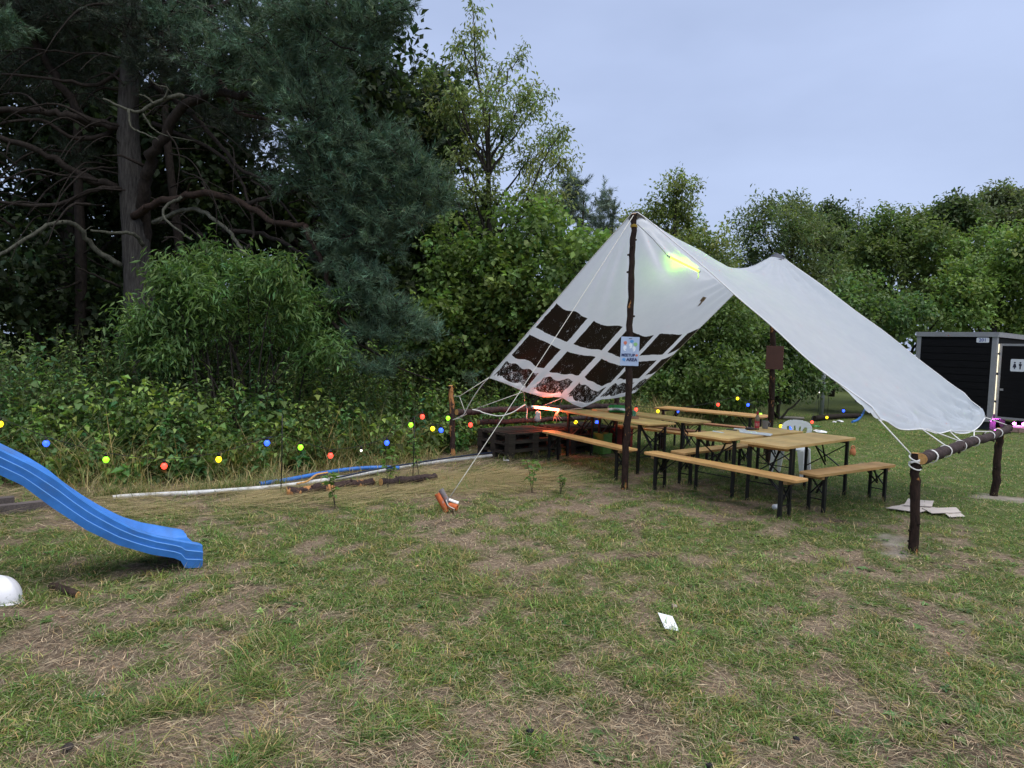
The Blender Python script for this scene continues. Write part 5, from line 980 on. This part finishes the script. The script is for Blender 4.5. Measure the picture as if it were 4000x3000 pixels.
mb.add([(x, y, .012) for x, y in O1]+[(x, y, .002) for x, y in O2]+[(x, y, .006) for x, y in O1]+[(x, y, -.003) for x, y in O2], [(k, 30+k, 30+(k+1) % 30, (k+1) % 30) for k in range(30)]+[(60+k, 60+(k+1) % 30, 90+(k+1) % 30, 90+k) for k in range(30)]+[(30+k, 90+k, 90+(k+1) % 30, 30+(k+1) % 30) for k in range(30)]); mb.build('brim', hw, t, True)
# ================================================================== SLIDE
n0 = G(789, 2216); u = Vector((-.75, -.66, 0)).normalized(); vv = Vector((-u.y, u.x, 0)); vv = vv if vv.y > 0 else -vv; npl = vv
slide = thing('slide', 'blue plastic playground slide running out onto the grass', 'slide', n0)
rim = [PL(a_, b_, n0, npl) for a_, b_ in ((-330, 1560), (-160, 1655), (0, 1753), (127, 1814), (219, 1869), (291, 1928), (371, 1983), (443, 2025), (527, 2067), (612, 2092), (743, 2117), (789, 2124))]
bot = [PL(a_, b_, n0, npl) for a_, b_ in ((-330, 1690), (-160, 1775), (0, 1856), (84, 1894), (203, 1983), (338, 2071), (464, 2130), (591, 2166), (680, 2180), (705, 2190), (722, 2219), (789, 2216))]
def sk(P): return [((p-n0).dot(u), p.z) for p in P]
rs, bsx = sk(rim), sk(bot); 
def fz(T_, k): T_ = sorted(T_); return float(np.interp(k, [a_ for a_, _ in T_], [b_ for _, b_ in T_]))
Wd = .46; blue = plain('slide_blue', (.045, .20, .60), .42, .14, 7, .4, bmp=.06, dirt=(.055, .16, .42)); blue_l = plain('slide_blue_light', (.13, .33, .72), .4, .08, 3, .4, bmp=0)
ks = np.concatenate([np.linspace(0, .3, 22), np.linspace(.33, max(a_ for a_, _ in rs), 34)])
def wp(k, w, z): p = u*k+vv*w; return Vector((p.x, p.y, z))
# cross-section swept along the slide: outer wall, rim, inner wall, bed, inner wall, rim, outer wall
def sec(k):
    zr = fz(rs, k); zb = max(fz(bsx, k), .0); zbed = zr-.115*min(1, .35+k*2.2); zbed = max(zbed, zb+.02) if k > .15 else zbed; e = 0 if k > .02 else .01*(1-k/.02); th_ = .028
    fl = .05*max(0, 1-k/.35)
    return [(-fl*.2, zb), (-.012-fl*.2, zb+(zr-zb)*.33), (-.002-fl*.2, zb+(zr-zb)*.36), (-.012-fl*.2, zb+(zr-zb)*.66), (-.002-fl*.2, zb+(zr-zb)*.69), (-.006, zr-.012-e), (.004, zr-e), (th_, zr-e), (th_+.008, zr-.01-e), (th_+.035, zbed+.02), (th_+.06, zbed), (Wd/2, zbed-.004), (Wd-th_-.06+fl*.5, zbed), (Wd-th_-.035+fl*.5, zbed+.02), (Wd-th_-.008+fl, zr-.01-e), (Wd-th_+fl, zr-e), (Wd-.004+fl, zr-e), (Wd+.006+fl, zr-.012-e), (Wd+fl, zb)]
m_ = len(sec(0)); V_ = [wp(k, w, z) for k in ks for w, z in sec(k)]; Fq = [(i*m_+j, i*m_+j+1, (i+1)*m_+j+1, (i+1)*m_+j) for i in range(len(ks)-1) for j in range(m_-1)]
Fq += [tuple(range(m_))]
mb = MB(); mb.add(V_, Fq); o = mb.build('chute', blue, slide, True, auto=35)
for fr in (.345, .675): MB().tube([wp(k, -.008-.05*max(0, 1-k/.35)*.2, max(fz(bsx, k), 0)+(fz(rs, k)-max(fz(bsx, k), 0))*fr) for k in ks if k > .012], .0045, 6).build('ridge', blue_l, slide, True)
# ================================================================== CARDBOARD, LITTER, FAR THINGS
cardb = plain('cardboard', (.46, .41, .38), .8, .1, 5)
for L, lb, z_ in (([(3460, 1985), (3560, 1965), (3660, 1985), (3590, 2003)], 'largest flattened grey cardboard sheet behind the near rail stake', .012), ([(3548, 1950), (3648, 1958), (3640, 1980), (3530, 1975)], 'upper folded cardboard flap lying on the sheet', .026), ([(3600, 1985), (3735, 1984), (3755, 2003), (3640, 2006)], 'right-hand cardboard piece on the grass', .02), ([(3690, 2006), (3745, 2001), (3770, 2018), (3710, 2021)], 'small torn cardboard corner at the right', .010)):
    o = place(sheet('cardboard_sheet', L, z_, cardb, lb, 'cardboard', .004, 5, int(z_*1000))); o['group'] = 'flattened cardboard pieces'
b = G(3330, 1778); t = thing('owl_figure', 'small orange-brown clay figure with a handle loop standing on the lawn', 'figure', b); terra = plain('terracotta', (.40, .15, .07), .8, .15)
MB().lathe([(.045, 0), (.055, .012), (.058, .07), (.046, .115), (.036, .132), (.04, .14)], 16).build('body', terra, t, True); MB().tube([(.034*math.cos(a), 0, .138+.04*math.sin(a)) for a in np.linspace(0, 3.14, 9)], .012, 6).build('loop', terra, t, True)
def trash(px_, py_, s_, mat, lb, nm, seed, z_=0.0):
    q = np.random.default_rng(seed); mb = MB(); mb.lathe([(.3, 0), (1, .15), (.9, .4), (.5, .6), (.12, .65)], 11); k = np.array([s_, s_*.6, s_*.55]); mb.v = [tuple(np.array(v)*k*(1+q.normal(0, .15))) for v in mb.v]; mb.v = [(v[0], v[1], max(0, v[2])) for v in mb.v]
    o = tag(mb.build(nm, mat, None, False), lb, nm.replace('_', ' ')); o.location = G(px_, py_, z_); o.rotation_euler = (0, 0, q.uniform(0, 3))
trash(3205, 1690, .16, wfoil, 'crumpled white packaging on the lawn right of the chair', 'plastic_bag', 1); trash(3190, 1668, .11, gfoil, 'green plastic wrapper behind the chair back', 'wrapper', 2); trash(3280, 1648, .13, wfoil, 'white rag lying on the far lawn', 'rag', 3); trash(3260, 1650, .10, wfoil, 'smaller white scrap beside the far rag', 'scrap', 4); trash(2197, 1896, .02, blu, 'tiny blue wrapper in the straw left of the front pole', 'wrapper', 5); trash(1985, 1805, .035, dark_ink, 'dark scrap in the straw before the pallets', 'scrap', 6)
o = place(sheet('note', [(1966, 1780), (1990, 1785), (1989, 1800), (1966, 1800)], .01, paper_m, 'small printed white note at the foot of the left pallets', 'paper', .006, 4, 9))
lie('fallen_log', [(2860, 1690), (2890, 1680), (2960, 1688), (3040, 1704)], .05, plain('pale_wood', (.42, .40, .36), .8, .15), 'pale bare branch lying behind the bottle table', 'branch')
lie('fallen_log', [(3180, 1634), (3260, 1627), (3355, 1624)], .08, bark_limb, 'dark fallen log at the far edge of the lawn', 'log'); lie('water_pipe', [(3330, 1648), (3350, 1640), (3368, 1620), (3378, 1600), (3395, 1570)], .035, pipe_b, 'short blue hose end curving on the far lawn', 'hose')
lie('fallen_log', [(3030, 1630), (3080, 1631), (3140, 1634)], .04, plain('pale_wood2', (.34, .31, .27), .8, .15), 'thin pale pole on the ground behind the rear tarp pole', 'pole')
mb = MB(); p0 = D(3215, 1500, 21.5); p0.z = 0
o = MB().tube([(0, 0, 0), (.02, 0, 2.6)], .07, 8).build('steel_post', plain('galvanised', (.30, .33, .36), .5, .15, metal=.3), None, True); o.location = p0; tag(o, 'grey steel post among the far weeds behind the tarp', 'post')
# ================================================================== TOILET TRAILER
cc = D(3872, 1633, 19.0); C0 = Vector((cc.x, cc.y, 0)); av = Vector((-.6, .8, 0)); bv = Vector((.8, .6, 0))
tr_ = thing('toilet_trailer', 'black toilet trailer numbered 201 with grey metal edges', 'trailer', C0, math.atan2(bv.y, bv.x))   # local x along the door side, local y along the left end
LX, LY, Z0, Z1 = 4.6, 2.06, .30, 2.72
blk = plain('trailer_black', (.0055, .0055, .007), .7, .35, 3, .15, stretch=(1, 1, 12)); alu = plain('aluminium', (.34, .345, .37), .45, .08, 12, .4, .35)
MB().box((LX/2, LY/2, (Z0+Z1)/2), (LX-.02, LY-.02, Z1-Z0-.02)).build('wall', blk, tr_)
for x_, y_, w_ in ((.05, .05, .12), (.05, LY-.05, .12), (LX-.05, .05, .12)): MB().box((x_, y_, (Z0+Z1)/2), (w_, w_, Z1-Z0)).build('corner_post', alu, tr_)
MB().box((-.015, LY/2, Z1-.055), (.04, LY+.06, .115)).build('roof_edge', alu, tr_); MB().box((LX/2+.02, -.018, Z1-.055), (LX, .04, .112)).build('roof_edge', alu, tr_)
MB().box((LX/2, LY/2, Z1+.012), (LX+.06, LY+.08, .02)).build('roof', alu, tr_); MB().box((LX/2, -.004, Z0+.03), (LX, .02, .07)).build('sill', alu, tr_)
MB().box((.0, LY/2, Z0-.02), (.10, LY, .10)).build('sill', alu, tr_)
for k in range(11): MB().box((-.0115, LY/2, Z0+.12+.2*k), (.004, LY-.25, .185)).build('wall_plank', blk, tr_)
pl = plain('plate_white', (.70, .73, .80), .4, .03, bmp=0); MB().prism(rrect(.31, .14, .03), -.004, .004, 0, Matrix.Translation((-.020, .335, Z1-.205)) @ Matrix.Rotation(R(-90), 4, 'Z') @ Matrix.Rotation(R(90), 4, 'X')).build('number_plate', pl, tr_)
text('201', .125, plain('print_blue2', (.05, .08, .32), .5, .05, bmp=0), tr_, Matrix.Translation((-.0265, .335, Z1-.205)) @ Matrix.Rotation(R(-90), 4, 'Z') @ Matrix.Rotation(R(90), 4, 'X'), 'number', .02)
# door swung wide open, its outer face towards the camera; local door frame: hinge at (.22, -.03), door runs along -y
DX = .20
door = MB().box((DX, -.50, 1.38), (.035, .84, 1.98)).build('door', blk, tr_)
for c, s_ in (((DX, -.055, 1.38), (.05, .06, 2.08)), ((DX, -.50, 2.40), (.046, .95, .06)), ((DX, -.955, 1.38), (.05, .06, 2.08)), ((DX, -.50, .36), (.046, .95, .06))): MB().box(c, s_).build('frame', alu, door)
for z_ in (.8, 1.58, 2.15): MB().box((DX-.01, -.015, z_), (.06, .03, .07)).build('hinge', cable_m, door)
MB().box((DX-.03, -.14, 1.15), (.03, .08, .06)).build('latch', alu, door); MB().bar((DX-.05, -.80, 1.33), (DX-.05, -.92, 1.32), .022).build('handle', alu, door)
DM = Matrix.Rotation(R(-90), 4, 'Z') @ Matrix.Rotation(R(90), 4, 'X')
MB().prism(rrect(.33, .34, .035), -.003, .004, 0, Matrix.Translation((DX-.021, -.47, 1.84)) @ DM).build('toilet_plate', pl, door)
inkp = plain('print_ink', (.02, .02, .04), .5, .05, bmp=0); fig = [(-.014, -.1), (.014, -.1), (.018, -.01), (.032, -.0), (.032, .045), (-.032, .045), (-.032, 0), (-.018, -.01)]; wom = [(-.012, -.1), (.012, -.1), (.014, -.055), (.044, -.055), (.022, .045), (-.022, .045), (-.044, -.055), (-.014, -.055)]
for x_, O in ((-.065, wom), (.065, fig)):
    MB().prism([(x_+a_, b_) for a_, b_ in O], 0, .003, 0, Matrix.Translation((DX-.0255, -.47, 1.835)) @ DM).build('pictogram', inkp, door); MB().prism(disc(.021, .021), 0, .003, 0, Matrix.Translation((DX-.0255, -.47-x_, 1.912)) @ DM).build('pictogram', inkp, door)
leak = glow('light_strip', (1, .88, .62), .5)
for z0_, z1_ in ((.45, .78), (.84, 1.55), (1.62, 2.12), (2.17, 2.42)): MB().box((.155, -.008, (z0_+z1_)/2), (.05, .012, z1_-z0_)).build('lit_door_gap', leak, tr_)
for x_, y_ in ((1.2, .2), (3.2, .2), (1.2, LY-.2), (3.2, LY-.2)): MB().lathe([(.12, -.09), (.26, -.09), (.28, -.05), (.28, .05), (.26, .09), (.12, .09)], 22, (x_, y_, .28), Matrix.Rotation(R(90), 3, 'X')).build('wheel', cable_m, tr_, True, auto=40)
rub = plain('dark_tarpaulin', (.03, .035, .045), .6, .3); MB().box((.3, .25, .12), (.45, .4, .24)).build('support_block', rub, tr_)
mag = glow('magenta_lamp', (1, .12, 1), 9)
for i, (a_, b_, lb) in enumerate(((3962, 1655, 'left magenta floor spotlight under the trailer door'), (3998, 1657, 'right magenta floor spotlight under the trailer door'), (3886, 1679, 'small violet lamp in the dark left of the steps'))):
    p = PL(a_, b_, C0-Vector((bv.y, -bv.x, 0))*-.22, Vector((bv.y, -bv.x, 0))); t = thing('floor_spotlight', lb, 'lamp', (p.x, p.y, 0), math.atan2(bv.y, bv.x), 'magenta floor lamps'); r_ = .045 if i < 2 else .02
    MB().lathe([(.06, 0), (.06, .01), (.02, .02), (.02, max(.03, p.z-r_))], 12).build('stand', cable_m, t); MB().lathe([(.004, -r_), (r_*.8, -r_*.6), (r_, 0), (r_*.8, r_*.6), (.004, r_)], 14, (0, 0, p.z)).build('bulb', mag, t, True)
l = bpy.data.lights.new('spotlight_glow', 'POINT'); l.energy = 9; l.color = (1, .12, 1); l.shadow_soft_size = .05; lo = bpy.data.objects.new('spotlight_glow', l); COL.objects.link(lo); p = PL(3975, 1652, C0-Vector((bv.y, -bv.x, 0))*-.3, Vector((bv.y, -bv.x, 0))); lo.location = p
stp = plain('brick_step', (.36, .24, .20), .85, .15)
st_t = thing('trailer_step', 'low brick step before the trailer door at the right edge', 'step', C0+bv*.75-Vector((-bv.y, bv.x, 0))*.55, math.atan2(bv.y, bv.x))
for k in range(3):
    for j in range(2): MB().box((-.36+.36*k, -.2+.33*j, .06), (.34, .31, .12), Matrix.Rotation(R(random.uniform(-2, 2)), 3, 'Z')).build('paving_brick', stp, st_t)
# ================================================================== GRASS GROWING AGAINST THINGS, WEEDS, LITTER
q = np.random.default_rng(808); pts = []
for a_, b_ in zip([(390, 1945), (560, 1935), (760, 1925), (950, 1912)], [(560, 1935), (760, 1925), (950, 1912), (1110, 1898)]):
    A_, B_ = G(*a_), G(*b_); k = 800; f_ = q.random(k); on_ = fbm(f_*6+a_[0], f_*0) > .42; pts += [(A_.x+(B_.x-A_.x)*v+q.normal(0, .02), A_.y+(B_.y-A_.y)*v-.05+q.normal(0, .04), .15) for v, o_ in zip(f_, on_) if o_]
feet = [(FB.x, FB.y), (BB.x, BB.y), (RN.x, RN.y), (RF.x, RF.y), (n0.x, n0.y), (n0.x-.1, n0.y-.06), (AN.x-.1, AN.y-.25), (AN.x, AN.y-.3), (AN.x+.1, AN.y-.22), (-3.15, 4.5), (-2.98, 4.46), (-2.85, 4.7)]
for o in [o for o in bpy.data.objects if o.name.startswith(('beer_table', 'beer_bench'))]:
    for ch in o.children:
        if ch.name.startswith('leg'):
            p = o.matrix_basis @ Vector(ch.data.vertices[0].co); feet.append((p.x, p.y))
for x_, y_ in feet: pts += [(x_+q.normal(0, .05), y_+q.normal(-.02, .05), .075) for _ in range(26)]
for k in range(900):                                           # along the pallets, the rail and the log
    f_ = q.random(); pts.append((-.1+1.0*f_+q.normal(0, .05), 10.82+.92*f_+q.normal(0, .06), .13))
for k in range(700): f_ = q.random(); A_, B_ = G(1110, 1930), G(1700, 1868); pts.append((A_.x+(B_.x-A_.x)*f_, A_.y+(B_.y-A_.y)*f_+q.normal(0, .05), .10))
P = np.array(pts); n = len(P); d = unit(np.stack([q.normal(0, .4, n), q.normal(0, .4, n), np.ones(n)], 1)); bend = unit(np.stack([q.normal(0, 1, n), q.normal(0, 1, n), q.normal(-.1, .4, n)], 1))
cc = jitcol((.10, .155, .042), n, .25, .15, q); dq = q.random(n) < .45; cc[dq] = jitcol((.36, .30, .16), dq.sum(), .25, .06, q)
V, Fc = blades(np.stack([P[:, 0], P[:, 1], np.full(n, -.012)], 1), d, bend, P[:, 2]*q.uniform(.5, 1.7, n), np.full(n, .0048))
tag(mesh_np('grass_fringe', V, Fc, grass_m, col=np.repeat(cc, 2, 0)), 'uncut grass growing up against poles, legs and pipes', 'grass', kind='stuff')
x, y, r = scatter(1500, 2.3, 11, .5); k = (behind(x, y) < -.2) & (fbm(x*.9+60, y*.9) > .5); x, y = x[k], y[k]; n = len(x); nl = 7
a = (np.arange(nl)*2*np.pi/nl)[None]+q.uniform(0, 6, (n, 1)); dd = np.stack([np.cos(a), np.sin(a), q.uniform(.05, .5, (n, nl))], -1).reshape(-1, 3); P = np.repeat(np.stack([x, y, gz(x, y)-.004], 1), nl, 0)
l = np.repeat(q.uniform(.025, .06, n), nl)*q.uniform(.7, 1.2, n*nl); V, Fc = leaves_np(P, dd, np.array([[0, 0, 1.]])+q.normal(0, .15, (n*nl, 3)), l, l*.42, .1, .2)
tag(mesh_np('broad_weeds', V, Fc, leaf_m, col=np.repeat(np.repeat(jitcol((.085, .145, .045), n, .25, .12, q), nl, 0), 2, 0)), 'small broad-leaved weeds scattered in the worn lawn', 'weeds', kind='stuff')
x, y, r = scatter(420, 2.3, 9, .5); k = behind(x, y) < -.2; x, y = x[k], y[k]; n = len(x); V, Fc = leaves_np(np.stack([x, y, gz(x, y)+.006], 1), np.stack([q.normal(0, 1, n), q.normal(0, 1, n), q.normal(0, .15, n)], 1), np.array([[0, 0, 1.]])+q.normal(0, .3, (n, 3)), q.uniform(.02, .05, n), q.uniform(.01, .025, n))
tag(mesh_np('leaf_litter', V, Fc, straw_m, col=np.repeat(jitcol((.20, .13, .075), n, .4, .1, q), 2, 0)), 'brown dead leaves and bark bits on the bare ground', 'litter', kind='stuff')
# crumbs of soil and finely broken straw over the bare patches
x, y, r = scatter(26000, 2.2, 8.5, .4); k = (green(x, y) < .45) & (behind(x, y) < -.3); x, y = x[k], y[k]; n = len(x); s_ = np.abs(q.normal(0, .0045, n))+.002
tet = np.array([[1, 0, -.4], [-.5, .87, -.4], [-.5, -.87, -.4], [0, 0, .9]]); a = q.uniform(0, 6.28, n); ca, sa_ = np.cos(a)[:, None], np.sin(a)[:, None]
tv_ = tet[None]*s_[:, None, None]*q.uniform(.6, 1.4, (n, 4, 3)); V = np.stack([tv_[..., 0]*ca-tv_[..., 1]*sa_, tv_[..., 0]*sa_+tv_[..., 1]*ca, tv_[..., 2]], -1)+np.stack([x, y, gz(x, y)-.010], 1)[:, None]
Fc = (np.array([[0, 1, 3], [1, 2, 3], [2, 0, 3]])[None]+(np.arange(n)*4)[:, None, None]).reshape(-1, 3)
tag(mesh_np('soil_crumbs', V.reshape(-1, 3), Fc, straw_m, col=np.repeat(jitcol((.17, .125, .09), n, .45, .06, q), 3, 0)), 'crumbs of dry soil on the worn bare patches', 'soil', kind='stuff')
x, y, r = scatter(90000, 2.2, 7.5, .35); k = (q.random(len(x)) < 1-.75*green(x, y)) & (behind(x, y) < -.3); x, y, r = x[k], y[k], r[k]; n = len(x); ang = q.uniform(0, 6.28, n)
d = np.stack([np.cos(ang), np.sin(ang), q.normal(.02, .12, n)], 1); V, Fc = blades(np.stack([x, y, gz(x, y)+q.uniform(-.011, .004, n)], 1), d, unit(d+q.normal(0, .3, (n, 3))), q.uniform(.010, .045, n), q.uniform(.0012, .0028, n)*(1+.06*r))
tag(mesh_np('chaff', V, Fc, straw_m, col=np.repeat(jitcol((.30, .235, .155), n, .45, .08, q), 2, 0)), 'fine broken chaff on the trodden ground in the foreground', 'straw', kind='stuff')
